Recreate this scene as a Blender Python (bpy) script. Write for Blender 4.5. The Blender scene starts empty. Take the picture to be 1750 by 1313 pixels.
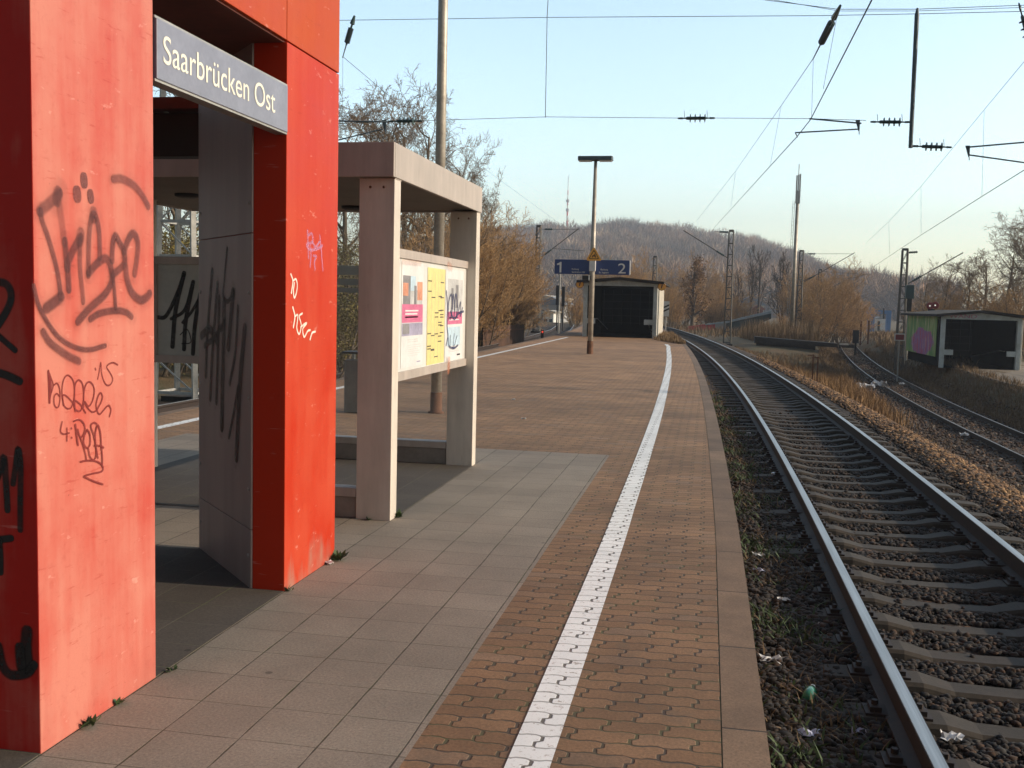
import bpy, math, random
import numpy as np
from mathutils import Vector, Matrix
C = bpy.context.scene.collection
SC = bpy.context.scene
R = math.radians
# ------------------------------------------------------------------ camera, world, sun
F = 1730.0; EYE = np.array([0., 0., 1.60])
dY = np.array([337., 131., F]); dY /= np.linalg.norm(dY)
dU = np.array([545., 22500., -F]); dU -= dY * (dU @ dY); dU /= np.linalg.norm(dU)
dX = np.cross(dU, dY)
if dX[0] < 0: dX = -dX
CM = np.stack([dX, dY, dU])            # rows: world axes in camera coordinates (right, up, forward)
def ray(px, py): return CM @ np.array([px - 875., 656.5 - py, F])
def at(px, py, Y):
    r = ray(px, py); return EYE + r * (Y / r[1])
def atx(px, py, X):
    r = ray(px, py); return EYE + r * (X / r[0])
def atz(px, py, Z=0.):
    r = ray(px, py); return EYE + r * ((Z - 1.6) / r[2])
def atp(px, py, p0, n):
    r = ray(px, py); return EYE + r * (np.dot(np.array(p0) - EYE, n) / np.dot(r, n))
cam = bpy.data.cameras.new('camera'); camo = bpy.data.objects.new('camera', cam); C.objects.link(camo)
cam.sensor_fit = 'HORIZONTAL'; cam.sensor_width = 36; cam.lens = F / 1750 * 36
cam.clip_start = .05; cam.clip_end = 6000
camo.matrix_world = Matrix([[CM[0,0], CM[0,1], -CM[0,2], 0], [CM[1,0], CM[1,1], -CM[1,2], 0],
                            [CM[2,0], CM[2,1], -CM[2,2], 1.6], [0, 0, 0, 1]])
SC.camera = camo
SUN_EL = R(21); SUN_AZ = R(2.0)        # azimuth measured from +x towards +y
w = bpy.data.worlds.new('World'); SC.world = w; w.use_nodes = True
nt = w.node_tree; bg = nt.nodes['Background']
sky = nt.nodes.new('ShaderNodeTexSky'); sky.sky_type = 'NISHITA'; sky.sun_disc = False
sky.sun_elevation = SUN_EL; sky.sun_rotation = R(90) - SUN_AZ
sky.altitude = 200; sky.air_density = 1.0; sky.dust_density = 1.6; sky.ozone_density = 1.0
# added directional factor: sky raised ahead of the camera, dimmed behind to deepen shade
tcw = nt.nodes.new('ShaderNodeTexCoord'); dp = nt.nodes.new('ShaderNodeVectorMath'); dp.operation = 'DOT_PRODUCT'; dp.inputs[1].default_value = (.30, .95, .05)
nt.links.new(tcw.outputs['Generated'], dp.inputs[0])
mrw = nt.nodes.new('ShaderNodeMapRange'); mrw.interpolation_type = 'SMOOTHSTEP'; mrw.inputs[1].default_value = .15; mrw.inputs[2].default_value = .85; mrw.inputs[3].default_value = .5; mrw.inputs[4].default_value = 2.34
nt.links.new(dp.outputs['Value'], mrw.inputs[0])
vl = nt.nodes.new('ShaderNodeVectorMath'); vl.operation = 'MULTIPLY'; nt.links.new(sky.outputs[0], vl.inputs[0])
cmb = nt.nodes.new('ShaderNodeVectorMath'); cmb.operation = 'SCALE'; cmb.inputs[0].default_value = (1.13, 1.10, .985); nt.links.new(mrw.outputs[0], cmb.inputs['Scale']); nt.links.new(cmb.outputs[0], vl.inputs[1])
nt.links.new(vl.outputs[0], bg.inputs[0]); bg.inputs[1].default_value = 0.13
sl = bpy.data.lights.new('sun', 'SUN'); sl.energy = 3.85; sl.angle = R(0.5); sl.color = (1.0, .84, .66)
so = bpy.data.objects.new('sun', sl); C.objects.link(so)
sd = Vector((math.cos(SUN_EL)*math.cos(SUN_AZ), math.cos(SUN_EL)*math.sin(SUN_AZ), math.sin(SUN_EL)))
so.rotation_euler = sd.to_track_quat('Z', 'Y').to_euler(); so.location = (60, 5, 40)
vs = SC.view_settings; vs.view_transform = 'Standard'; vs.look = 'None'; vs.exposure = 0.3; vs.gamma = 1
SC.cycles.volume_bounces = 0; SC.cycles.max_bounces = 8; SC.cycles.transparent_max_bounces = 16
SC.cycles.use_denoising = True

# ------------------------------------------------------------------ helpers
WL = {}                                 # world location of a thing's origin
def tag(o, label=None, cat=None, group=None, kind=None):
    if label: o['label'] = label
    if cat: o['category'] = cat
    if group: o['group'] = group
    if kind: o['kind'] = kind
    return o
def thing(name, label, cat, loc=(0, 0, 0), group=None):
    o = bpy.data.objects.new(name, None); C.objects.link(o); o.location = loc; o.empty_display_size = .1
    WL[o.name] = np.array(loc, float); return tag(o, label, cat, group)
class MB:
    def __init__(s): s.v = []; s.f = []
    def add(s, vs, fs):
        b = len(s.v); s.v += [tuple(map(float, v)) for v in vs]; s.f += [tuple(i + b for i in f) for f in fs]; return s
    def box(s, x0, y0, z0, x1, y1, z1, b=0):
        if b: return s.prism([(x0+b, y0), (x1-b, y0), (x1, y0+b), (x1, y1-b), (x1-b, y1), (x0+b, y1), (x0, y1-b), (x0, y0+b)], z0, z1)
        return s.add([(x0,y0,z0),(x1,y0,z0),(x1,y1,z0),(x0,y1,z0),(x0,y0,z1),(x1,y0,z1),(x1,y1,z1),(x0,y1,z1)],
                     [(0,3,2,1),(4,5,6,7),(0,1,5,4),(1,2,6,5),(2,3,7,6),(3,0,4,7)])
    def prism(s, poly, z0, z1):
        n = len(poly); v = [(p[0], p[1], z0) for p in poly] + [(p[0], p[1], z1) for p in poly]
        return s.add(v, [tuple(range(n-1, -1, -1)), tuple(range(n, 2*n))] + [(i, (i+1) % n, n+(i+1) % n, n+i) for i in range(n)])
    def extr(s, pts, vec):
        """3-D outline given its own thickness"""
        n = len(pts); vec = np.array(vec, float); p = [np.array(q, float) for q in pts]
        return s.add(p + [q + vec for q in p], [tuple(range(n)), tuple(range(2*n-1, n-1, -1))] + [(i, n+i, n+(i+1) % n, (i+1) % n) for i in range(n)])
    def quad(s, a, b, c, d): return s.add([a, b, c, d], [(0, 1, 2, 3)])
    def tube(s, pts, r, n=6, cap=True):
        pts = [np.array(p, float) for p in pts]; m = len(pts)
        rr = r if hasattr(r, '__len__') else [r]*m
        vs = []; fs = []; u = None
        for i, p in enumerate(pts):
            d = pts[min(i+1, m-1)] - pts[max(i-1, 0)]; d /= (np.linalg.norm(d) + 1e-9)
            if u is None:
                u = np.cross(d, [0, 0, 1.]) if abs(d[2]) < .9 else np.cross(d, [0, 1., 0])
            u = u - d * (u @ d); u /= np.linalg.norm(u); v2 = np.cross(d, u)
            for k in range(n):
                a = 2*math.pi*k/n; vs.append(p + rr[i]*(math.cos(a)*u + math.sin(a)*v2))
        for i in range(m-1):
            for k in range(n):
                fs.append((i*n+k, i*n+(k+1) % n, (i+1)*n+(k+1) % n, (i+1)*n+k))
        if cap: fs += [tuple(range(n-1, -1, -1)), tuple(range((m-1)*n, m*n))]
        return s.add(vs, fs)
    def bar(s, a, b, wx, up=(0, 0, 1), wy=None):
        a = np.array(a, float); b = np.array(b, float); d = b - a; d /= np.linalg.norm(d)
        u = np.cross(d, up)
        if np.linalg.norm(u) < 1e-3: u = np.cross(d, (1, 0, 0))
        u /= np.linalg.norm(u); v = np.cross(u, d); wy = wy or wx
        o = [-u*wx/2-v*wy/2, u*wx/2-v*wy/2, u*wx/2+v*wy/2, -u*wx/2+v*wy/2]
        return s.add([a+q for q in o] + [b+q for q in o], [(0,1,2,3),(7,6,5,4),(0,4,5,1),(1,5,6,2),(2,6,7,3),(3,7,4,0)])
    def lathe(s, a, axis, prof, n=14):
        a = np.array(a, float); d = np.array(axis, float); d /= np.linalg.norm(d)
        u = np.cross(d, [0, 0, 1.]) if abs(d[2]) < .9 else np.cross(d, [0, 1., 0]); u /= np.linalg.norm(u); v = np.cross(d, u)
        vs = []; fs = []; m = len(prof)
        for (h, r) in prof:
            for k in range(n):
                t = 2*math.pi*k/n; vs.append(a + d*h + r*(math.cos(t)*u + math.sin(t)*v))
        for i in range(m-1):
            for k in range(n): fs.append((i*n+k, i*n+(k+1) % n, (i+1)*n+(k+1) % n, (i+1)*n+k))
        return s.add(vs, fs + [tuple(range(n-1, -1, -1)), tuple(range((m-1)*n, m*n))])
    def build(s, name, mat, parent=None, smooth=False, bevel=0, loc=None):
        base = np.zeros(3)
        if parent is not None: base = WL[parent.name]
        elif loc is not None: base = np.array(loc, float)
        me = bpy.data.meshes.new(name); me.from_pydata([tuple(np.array(v) - base) for v in s.v], [], s.f); me.update()
        me.materials.append(mat); o = bpy.data.objects.new(name, me); C.objects.link(o); WL[o.name] = base
        if parent is not None: o.parent = parent
        elif loc is not None: o.location = base
        if smooth: me.polygons.foreach_set('use_smooth', [True]*len(me.polygons))
        if bevel:
            m = o.modifiers.new('bevel', 'BEVEL'); m.width = bevel; m.segments = 2; m.limit_method = 'ANGLE'
        if parent is not None and WL.get(parent.name) is not None and parent.type != 'EMPTY':
            pass
        return o
def np_mesh(name, V, Q, mat, parent=None, attr=None, tri=False, loc=None, smooth=False):
    """large mesh from numpy arrays; Q (n,4) or (n,3); attr: dict name -> (nverts,4) colours"""
    k = Q.shape[1]; me = bpy.data.meshes.new(name)
    me.vertices.add(len(V)); me.vertices.foreach_set('co', np.ascontiguousarray(V, np.float32).ravel())
    me.loops.add(Q.size); me.loops.foreach_set('vertex_index', np.ascontiguousarray(Q, np.int32).ravel())
    me.polygons.add(len(Q)); me.polygons.foreach_set('loop_start', np.arange(0, Q.size, k, dtype=np.int32))
    me.update(calc_edges=True)
    if attr:
        for an, arr in attr.items():
            a = me.attributes.new(an, 'FLOAT_COLOR', 'POINT'); a.data.foreach_set('color', np.ascontiguousarray(arr, np.float32).ravel())
    if smooth: me.polygons.foreach_set('use_smooth', [True]*len(Q))
    me.materials.append(mat); o = bpy.data.objects.new(name, me); C.objects.link(o)
    if parent is not None: o.parent = parent; WL[o.name] = WL[parent.name]
    else: WL[o.name] = np.zeros(3)
    if loc is not None: o.location = loc
    return o
def kids(o): return [c for c in bpy.data.objects if c.parent == o]
def copy_tree(o, loc=None, rz=None, sc=None, parent=None, ch=None):
    c = o.copy(); C.objects.link(c)
    if parent is not None: c.parent = parent
    if loc is not None: c.location = loc
    if rz is not None: c.rotation_euler.z = rz
    if sc is not None: c.scale = sc if hasattr(sc, '__len__') else (sc, sc, sc)
    for k in (ch if ch is not None else kids(o)):
        d = k.copy(); C.objects.link(d); d.parent = c
    return c

# ------------------------------------------------------------------ materials
class NB:
    def __init__(s, name, rough=.8, metal=0., spec=None):
        s.m = bpy.data.materials.new(name); s.m.use_nodes = True; s.t = s.m.node_tree
        s.b = s.t.nodes['Principled BSDF']; s.b.inputs['Roughness'].default_value = rough; s.b.inputs['Metallic'].default_value = metal
        if spec is not None: s.b.inputs['Specular IOR Level'].default_value = spec
        s._pos = None
    def n(s, t): return s.t.nodes.new('ShaderNode' + t)
    def put(s, sock, v):
        if hasattr(v, 'node'): s.t.links.new(v, sock)
        elif hasattr(v, '__len__') and len(v) == 3 and sock.type == 'RGBA': sock.default_value = (*v, 1)
        else: sock.default_value = v
    @property
    def pos(s):
        if s._pos is None: s._pos = s.n('NewGeometry').outputs['Position']
        return s._pos
    def xyz(s, v=None):
        q = s.n('SeparateXYZ'); s.put(q.inputs[0], v or s.pos); return q.outputs
    def vec(s, x=0., y=0., z=0.):
        q = s.n('CombineXYZ'); s.put(q.inputs[0], x); s.put(q.inputs[1], y); s.put(q.inputs[2], z); return q.outputs[0]
    def M(s, op, a, b=0., c=0.):
        q = s.n('Math'); q.operation = op; s.put(q.inputs[0], a); s.put(q.inputs[1], b); s.put(q.inputs[2], c); return q.outputs[0]
    def scale(s, v, f):
        q = s.n('VectorMath'); q.operation = 'MULTIPLY'; s.put(q.inputs[0], v); q.inputs[1].default_value = f; return q.outputs[0]
    def noise(s, scale=5., detail=4., rough=.6, vec=None, out=0):
        q = s.n('TexNoise'); s.put(q.inputs['Vector'], vec or s.pos); q.inputs['Scale'].default_value = scale
        q.inputs['Detail'].default_value = detail; q.inputs['Roughness'].default_value = rough; return q.outputs[out]
    def voro(s, scale=5., vec=None, feat='F1', out=0):
        q = s.n('TexVoronoi'); q.feature = feat; s.put(q.inputs['Vector'], vec or s.pos); q.inputs['Scale'].default_value = scale; return q.outputs[out]
    def white(s, vec):
        q = s.n('TexWhiteNoise'); s.put(q.inputs['Vector'], vec); return q.outputs['Value']
    def mr(s, v, a, b, c=0., d=1., smooth=False):
        q = s.n('MapRange'); s.put(q.inputs[0], v)
        if smooth: q.interpolation_type = 'SMOOTHSTEP'
        for i, k in enumerate((a, b, c, d)): s.put(q.inputs[1+i], k)
        return q.outputs[0]
    def mix(s, f, a, b, mode='MIX'):
        q = s.n('MixRGB'); q.blend_type = mode; s.put(q.inputs[0], f); s.put(q.inputs[1], a); s.put(q.inputs[2], b); return q.outputs[0]
    def attr(s, name):
        q = s.n('Attribute'); q.attribute_name = name; return q.outputs
    def col(s, v): s.put(s.b.inputs['Base Color'], v); return s
    def rough(s, v): s.put(s.b.inputs['Roughness'], v); return s
    def bump(s, h, strength=.3, dist=.01):
        q = s.n('Bump'); q.inputs['Strength'].default_value = strength; q.inputs['Distance'].default_value = dist
        s.put(q.inputs['Height'], h); s.t.links.new(q.outputs[0], s.b.inputs['Normal']); return s
def lin(r, g, b):
    f = lambda c: ((c/255+.055)/1.055)**2.4 if c > 10 else c/255/12.92
    return (f(r), f(g), f(b))
def plain(name, col, rough=.75, metal=0., var=.25, sc=3., bump=.15, dirt=None):
    b = NB(name, rough, metal); a = b.noise(sc, 6, .65); f = b.noise(sc*9, 4, .6)
    k = b.M('ADD', b.mr(a, .3, .7, 1-var, 1+var), b.mr(f, .3, .7, -var*.4, var*.4))
    c = b.mix(1., col, b.vec(k, k, k), 'MULTIPLY')
    if dirt: c = b.mix(b.mr(b.noise(sc*.6, 6, .7), .52, .72, 0, .8), c, dirt)
    b.col(c)
    if bump: b.bump(f, bump, .004)
    return b.m
M = {}
def red_paint(name, base, faded, amt, grime):
    b = NB(name, .5, spec=.14)
    x, y, z = b.xyz()
    st = b.noise(1., 5, .6, b.scale(b.pos, (7., 7., .7)))           # run-down streaks
    bl = b.noise(1.6, 5, .6); fi = b.noise(26, 4, .7)
    f = b.M('ADD', b.mr(bl, .3, .7, -.35, .35), b.mr(st, .35, .65, -.22, .22))
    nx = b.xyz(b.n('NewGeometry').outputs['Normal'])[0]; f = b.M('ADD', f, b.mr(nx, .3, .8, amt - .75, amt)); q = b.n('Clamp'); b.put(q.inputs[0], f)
    c = b.mix(q.outputs[0], base, faded)
    c = b.mix(b.mr(fi, .55, .75, 0, .18), c, (base[0]*.6, base[1]*.5, base[2]*.5))
    sc = b.noise(1., 3, .7, b.scale(b.pos, (3, 9, 22)))             # scuffs
    c = b.mix(b.mr(sc, .66, .72, 0, .3), c, (.75, .45, .38))
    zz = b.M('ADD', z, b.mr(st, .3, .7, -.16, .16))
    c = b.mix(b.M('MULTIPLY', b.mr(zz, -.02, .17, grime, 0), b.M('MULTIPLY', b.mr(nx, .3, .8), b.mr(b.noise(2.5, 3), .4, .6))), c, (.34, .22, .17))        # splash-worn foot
    sc2 = b.noise(1., 4, .75, b.scale(b.pos, (40, 6, 50))); c = b.mix(b.mr(sc2, .62, .68, 0, .35), c, (base[0]*.75, base[1]*.8, base[2]*.8))
    c = b.mix(b.mr(b.noise(38, 2, .5), .77, .80, 0, .5), c, (.10, .03, .025))
    b.col(c); b.rough(b.mr(bl, .3, .7, .35, .6)); b.bump(b.M('ADD', b.noise(60, 3, .5), b.M('MULTIPLY', b.noise(2.2, 3), 6.)), .10, .004)
    return b.m
M['red_near'] = red_paint('faded_red_paint', (.46, .017, .012), (.55, .195, .148), .82, .25)
M['red_far'] = red_paint('red_paint', (.47, .028, .007), (.52, .078, .036), .38, .8)
M['orange'] = red_paint('orange_red_paint', (.43, .052, .010), (.47, .085, .022), .35, 0)
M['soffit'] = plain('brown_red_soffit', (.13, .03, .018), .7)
M['joint'] = plain('dark_gap', (.01, .008, .008), .9, bump=0)
b = NB('galvanised_panel', .5, .25); s = b.noise(1, 5, .6, b.scale(b.pos, (5, 5, .6))); k = b.mr(s, .3, .7, .85, 1.12)
c = b.mix(1, (.30, .245, .235), b.vec(k, k, k), 'MULTIPLY'); x, y, z = b.xyz()
c = b.mix(b.mr(b.M('ADD', z, b.mr(s, .3, .7, -.12, .12)), .0, .22, .55, 0), c, (.25, .21, .18)); b.col(c); b.bump(b.noise(40), .05, .002)
M['panel'] = b.m
def shelter_paint(name, col):
    b = NB(name, .5, spec=.3); s = b.noise(1, 6, .65, b.scale(b.pos, (9, 9, 1.1))); a = b.noise(3, 5)
    k = b.M('ADD', b.mr(s, .3, .7, .86, 1.1), b.mr(a, .3, .7, -.07, .07)); c = b.mix(1, col, b.vec(k, k, k), 'MULTIPLY')
    c = b.mix(b.mr(b.noise(1, 6, .7, b.scale(b.pos, (30, 30, 4))), .6, .75, 0, .45), c, (.36, .29, .22))
    b.col(c); b.bump(b.noise(30), .06, .002); return b.m
M['shelter'] = shelter_paint('weathered_light_metal', (.425, .372, .335))
M['post'] = shelter_paint('weathered_white_metal', (.62, .56, .49))
M['plinth'] = plain('plinth_grey', (.23, .20, .175), .8, var=.2)
M['ceil'] = plain('ceiling_panel', (.16, .13, .10), .6, var=.12)
M['dark'] = plain('dark_metal', (.022, .022, .024), .55, .3, bump=0)
M['black'] = plain('black_plastic', (.012, .012, .013), .5, bump=0)
M['steel'] = plain('galvanised_steel', (.36, .36, .34), .5, .3, var=.25, sc=2)
M['pole'] = plain('weathered_pole_steel', (.40, .37, .32), .5, .35, var=.3, sc=4, dirt=(.24, .2, .16))
M['lattice'] = plain('lattice_steel', (.085, .085, .08), .6, .2, var=.3)
M['lattice_w'] = plain('lattice_steel_light', (.42, .42, .40), .6, .2, var=.3)
M['wire'] = plain('copper_wire', (.06, .075, .075), .5, .3, bump=0)
M['ceram'] = plain('green_brown_ceramic', (.03, .06, .06), .25, 0, var=.2, bump=0)
M['iron'] = plain('bluegrey_iron', (.07, .10, .12), .55, .2, var=.2, bump=0)
M['signblue'] = plain('sign_blue', (.026, .055, .19), .4, var=.08, bump=0)
M['namesign'] = plain('faded_blue_enamel', (.205, .215, .275), .35, var=.16, sc=5, bump=.05)
M['white'] = plain('white_paint', (.74, .74, .71), .5, var=.08, bump=0)
M['cream'] = plain('cream_letter', (.80, .78, .66), .5, var=.04, bump=0)
M['amber'] = plain('amber_enamel', (.86, .42, .06), .4, var=.1, bump=0)
M['house'] = plain('pale_grey_render', (.43, .49, .50), .75, var=.16, sc=2, dirt=(.2, .2, .19))
M['housew'] = plain('white_cladding', (.50, .46, .39), .8, var=.3, sc=3, dirt=(.25, .27, .22))
M['roof'] = plain('tar_felt_roof', (.022, .018, .016), 1., var=.3)
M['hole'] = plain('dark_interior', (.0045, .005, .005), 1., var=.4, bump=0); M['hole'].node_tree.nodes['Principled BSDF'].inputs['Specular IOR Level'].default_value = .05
M['redsign'] = plain('dark_red_enamel', (.23, .02, .025), .5, var=.15, bump=0)
M['red'] = plain('signal_red', (.6, .03, .02), .4, bump=0)
M['rust'] = plain('rusty_iron', (.13, .06, .032), .85, var=.35, sc=5)
M['ledge'] = plain('black_weathered_concrete', (.035, .03, .028), .9, var=.5, sc=1.5)
M['brickwall'] = plain('rusty_brown_boards', (.085, .045, .028), .85, var=.4, sc=2)
M['paper'] = plain('paper_white', (.66, .66, .66), .6, var=.1, bump=0)
M['lilac_paper'] = plain('paper_lilac', (.42, .44, .58), .6, var=.1, bump=0)
M['green_glass'] = plain('green_bottle', (.03, .16, .09), .15, var=.2, bump=0)
M['can'] = plain('drink_can', (.42, .45, .48), .35, .5, var=.3, sc=30, bump=0)
M['bluewall'] = plain('blue_cladding', (.09, .22, .48), .6, var=.1, bump=0)
M['grey_b'] = plain('grey_building', (.36, .36, .36), .8, var=.15, sc=.6)
M['slate'] = plain('slate_roof', (.15, .19, .24), .8, var=.15, sc=.6)
M['tilered'] = plain('red_roof_tiles', (.25, .09, .06), .8, var=.2, sc=.6)
M['teal'] = plain('dark_teal_wall', (.03, .06, .065), .8, var=.3, sc=1)
M['moss'] = plain('moss', (.075, .075, .032), .95, var=.4, sc=20)
M['leaf'] = plain('weed_leaf', (.05, .085, .026), .7, var=.4, sc=30, bump=0)
M['straw'] = plain('dry_straw', (.25, .145, .06), .85, var=.35, sc=3, bump=0)
M['straw2'] = plain('pale_straw', (.19, .125, .065), .85, var=.35, sc=3, bump=0)
# glass
b = NB('shelter_glass', .06); b.col((.75, .8, .8)); b.b.inputs['Alpha'].default_value = .10; M['glass'] = b.m
b = NB('frosted_band', .6); b.col((.42, .46, .47)); b.b.inputs['Alpha'].default_value = .62; M['frost'] = b.m
b = NB('sky_backing', .9); M['back'] = plain('poster_back', (.62, .62, .60), .5, var=.08, bump=0)

# bark and twigs
def bark(name, c0, c1):
    b = NB(name, .9); r = b.n('ObjectInfo').outputs['Random']; a = b.noise(.9, 3); f = b.noise(14, 3)
    c = b.mix(b.mr(a, .35, .65), c0, c1); k = b.M('ADD', b.mr(f, .3, .7, .7, 1.25), b.mr(r, 0, 1, -.15, .15))
    b.col(b.mix(1, c, b.vec(k, k, k), 'MULTIPLY')); return b.m
M['bark'] = bark('bark', (.12, .095, .07), (.17, .135, .10))
M['bark_dark'] = bark('dark_bark', (.04, .03, .024), (.07, .052, .04))
M['twig'] = bark('grey_brown_twigs', (.16, .12, .085), (.24, .18, .12))
M['twig_red'] = bark('russet_twigs', (.34, .20, .085), (.46, .295, .135))
M['twig_dark'] = bark('dark_twigs', (.10, .075, .05), (.16, .11, .07))
M['ivy'] = bark('dead_leaves', (.10, .055, .026), (.27, .15, .065))
M['olive'] = bark('olive_leaves', (.055, .06, .018), (.24, .19, .05))
b = NB('far_wood', .95); a = b.attr('Col'); b.col(a['Color']); M['wood'] = b.m

# ---- paving
def bricks(b):
    """wavy interlocking pavers laid in rows across the platform: returns (joint, random per stone, random 2)"""
    x, y, z = b.xyz()
    wob = b.noise(3., 2, .5); x = b.M('ADD', x, b.mr(wob, .3, .7, -.006, .006)); y = b.M('ADD', y, b.mr(b.noise(2.3, 2, .5), .3, .7, -.008, .008))
    yy = b.M('ADD', y, b.M('MULTIPLY', b.M('MAXIMUM', -1., b.M('MINIMUM', 1., b.M('MULTIPLY', b.M('SINE', b.M('MULTIPLY', x, 2*math.pi/.1125)), 1.7))), .0042))
    v = b.M('DIVIDE', b.M('SUBTRACT', yy, 3.549-.0513), .1027); row = b.M('FLOOR', v); fy = b.M('FRACT', v)
    par = b.M('MODULO', b.M('ADD', row, 2000.), 2.)
    zig = b.M('MULTIPLY', b.M('MAXIMUM', -1., b.M('MINIMUM', 1., b.M('MULTIPLY', b.M('SINE', b.M('MULTIPLY', fy, 2*math.pi)), 1.9))), .0115)
    u = b.M('DIVIDE', b.M('ADD', b.M('ADD', x, .555), b.M('ADD', b.M('MULTIPLY', par, .1125), zig)), .225)
    colu = b.M('FLOOR', b.M('ADD', u, .5)); fu = b.M('SUBTRACT', u, colu)      # head joint at fu = 0
    # distance to joints in metres
    jy = b.M('MULTIPLY', b.M('MINIMUM', fy, b.M('SUBTRACT', 1., fy)), .1027)
    jx = b.M('MULTIPLY', b.M('ABSOLUTE', fu), .225)
    hw = b.mr(b.noise(9, 2), .3, .7, .002, .0055)
    ja = b.mr(b.M('SUBTRACT', jy, hw), -.001, .003, 1, 0, True); jb = b.mr(b.M('SUBTRACT', jx, b.M('MULTIPLY', hw, 1.4)), -.001, .004, 1, 0, True)
    colr = b.M('FLOOR', u)
    rnd = b.white(b.vec(colr, row, 0.)); rnd2 = b.white(b.vec(row, colr, 7.))
    return ja, jb, rnd, rnd2
b = NB('red_brown_pavers', .85)
ja, jb, r1, r2 = bricks(b)
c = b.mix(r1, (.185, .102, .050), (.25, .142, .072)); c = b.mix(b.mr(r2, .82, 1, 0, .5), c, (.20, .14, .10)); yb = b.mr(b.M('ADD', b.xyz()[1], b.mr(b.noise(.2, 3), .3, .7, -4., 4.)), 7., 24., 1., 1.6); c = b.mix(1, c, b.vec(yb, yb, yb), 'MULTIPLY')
fi = b.noise(75, 5, .85); me_ = b.noise(1.3, 6, .65); band = b.noise(1, 3, .5, b.scale(b.pos, (.12, .55, 0)))
k = b.M('MULTIPLY', b.mr(fi, .3, .7, .55, 1.45), b.mr(me_, .3, .7, .74, 1.22)); k = b.M('MULTIPLY', k, b.mr(band, .35, .65, .86, 1.1))
c = b.mix(1, c, b.vec(k, k, k), 'MULTIPLY')
c = b.mix(b.mr(b.noise(4, 5, .7), .56, .72, 0, .5), c, (.10, .085, .06))
jm = b.M('MAXIMUM', ja, jb); jc = b.mix(b.mr(b.noise(2.5, 4), .45, .6), (.05, .04, .03), (.075, .075, .03))
c = b.mix(b.M('MULTIPLY', jm, .88), c, jc); b.col(c)
h = b.M('ADD', b.M('SUBTRACT', 1., jm), b.M('ADD', b.M('MULTIPLY', fi, .25), b.M('MULTIPLY', r1, .3))); b.bump(h, .6, .006)
M['bricks'] = b.m
b = NB('white_line_paint', .7)
ja, jb, r1, r2 = bricks(b); fi = b.noise(140, 3, .7); wr = b.noise(22, 6, .75)
k = b.mr(b.noise(2, 5), .3, .7, .82, 1.0); c = b.mix(1, (.92, .93, .92), b.vec(k, k, k), 'MULTIPLY')
c = b.mix(b.mr(wr, .58, .66, 0, .8), c, (.22, .15, .10)); c = b.mix(b.mr(b.noise(70, 4, .8), .58, .68, 0, .5), c, (.35, .28, .22))
c = b.mix(b.M('MAXIMUM', b.M('MULTIPLY', ja, .6), b.M('MULTIPLY', jb, .9)), c, (.07, .055, .035)); b.col(c)
b.bump(b.M('ADD', b.M('SUBTRACT', 1., b.M('MAXIMUM', ja, jb)), b.M('MULTIPLY', r1, .3)), .5, .005); M['line'] = b.m
def tiles(name, c0, c1, jc, jamt, stain):
    b = NB(name, .85); x, y, z = b.xyz()
    x = b.M('ADD', x, b.mr(b.noise(1.2, 2), .3, .7, -.004, .004)); y = b.M('ADD', y, b.mr(b.noise(1.5, 2), .3, .7, -.005, .005))
    u = b.M('DIVIDE', b.M('ADD', x, 2.215), .3); v = b.M('DIVIDE', b.M('SUBTRACT', y, 3.02), .2885)
    fu = b.M('FRACT', b.M('ADD', u, 100.)); fv = b.M('FRACT', b.M('ADD', v, 100.))
    ju = b.M('MULTIPLY', b.M('MINIMUM', fu, b.M('SUBTRACT', 1., fu)), .3); jv = b.M('MULTIPLY', b.M('MINIMUM', fv, b.M('SUBTRACT', 1., fv)), .2885)
    hw = b.mr(b.noise(6, 3), .35, .65, .0014, .0042)
    j = b.M('MAXIMUM', b.mr(b.M('SUBTRACT', ju, hw), -.001, .0015, 1, 0), b.mr(b.M('SUBTRACT', jv, b.M('MULTIPLY', hw, .55)), -.001, .0015, 1, 0))
    r = b.white(b.vec(b.M('FLOOR', u), b.M('FLOOR', v), 3.))
    fi = b.noise(85, 5, .9); me_ = b.noise(1.1, 6, .65)
    c = b.mix(r, c0, c1)
    c = b.mix(b.mr(b.noise(.8, 4), .52, .7, 0, .5), c, stain)
    k = b.M('MULTIPLY', b.mr(fi, .3, .7, .52, 1.48), b.mr(me_, .3, .7, .78, 1.18)); c = b.mix(1, c, b.vec(k, k, k), 'MULTIPLY'); gum = b.mr(b.voro(1.9), .028, .036, .75, 0); c = b.mix(gum, c, (c0[0]*.35, c0[1]*.35, c0[2]*.35))
    c = b.mix(b.mr(b.noise(5, 5, .75), .66, .74, 0, .6), c, (c0[0]*.45, c0[1]*.45, c0[2]*.45))
    jcm = b.mix(b.mr(b.noise(1.7, 4), .45, .62), jc, (jc[0]*.9, jc[1]*1.25, jc[2]*.5))
    b.col(b.mix(b.M('MULTIPLY', j, jamt), c, jcm)); b.bump(b.M('ADD', b.M('SUBTRACT', 1., j), b.M('MULTIPLY', fi, .3)), .4, .004); return b.m
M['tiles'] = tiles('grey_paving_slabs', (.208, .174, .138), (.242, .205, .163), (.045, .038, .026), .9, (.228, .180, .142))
M['darktiles'] = tiles('dark_paving_slabs', (.062, .05, .04), (.08, .066, .053), (.15, .125, .10), .55, (.07, .058, .048))  # darker slabs with lighter joints, laid under both roofs
b = NB('kerb_stone', .85); x, y, z = b.xyz(); v = b.M('FRACT', b.M('DIVIDE', b.M('ADD', y, 19.08), .955)); vi = b.M('FLOOR', b.M('DIVIDE', b.M('ADD', y, 19.08), .955))
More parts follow.
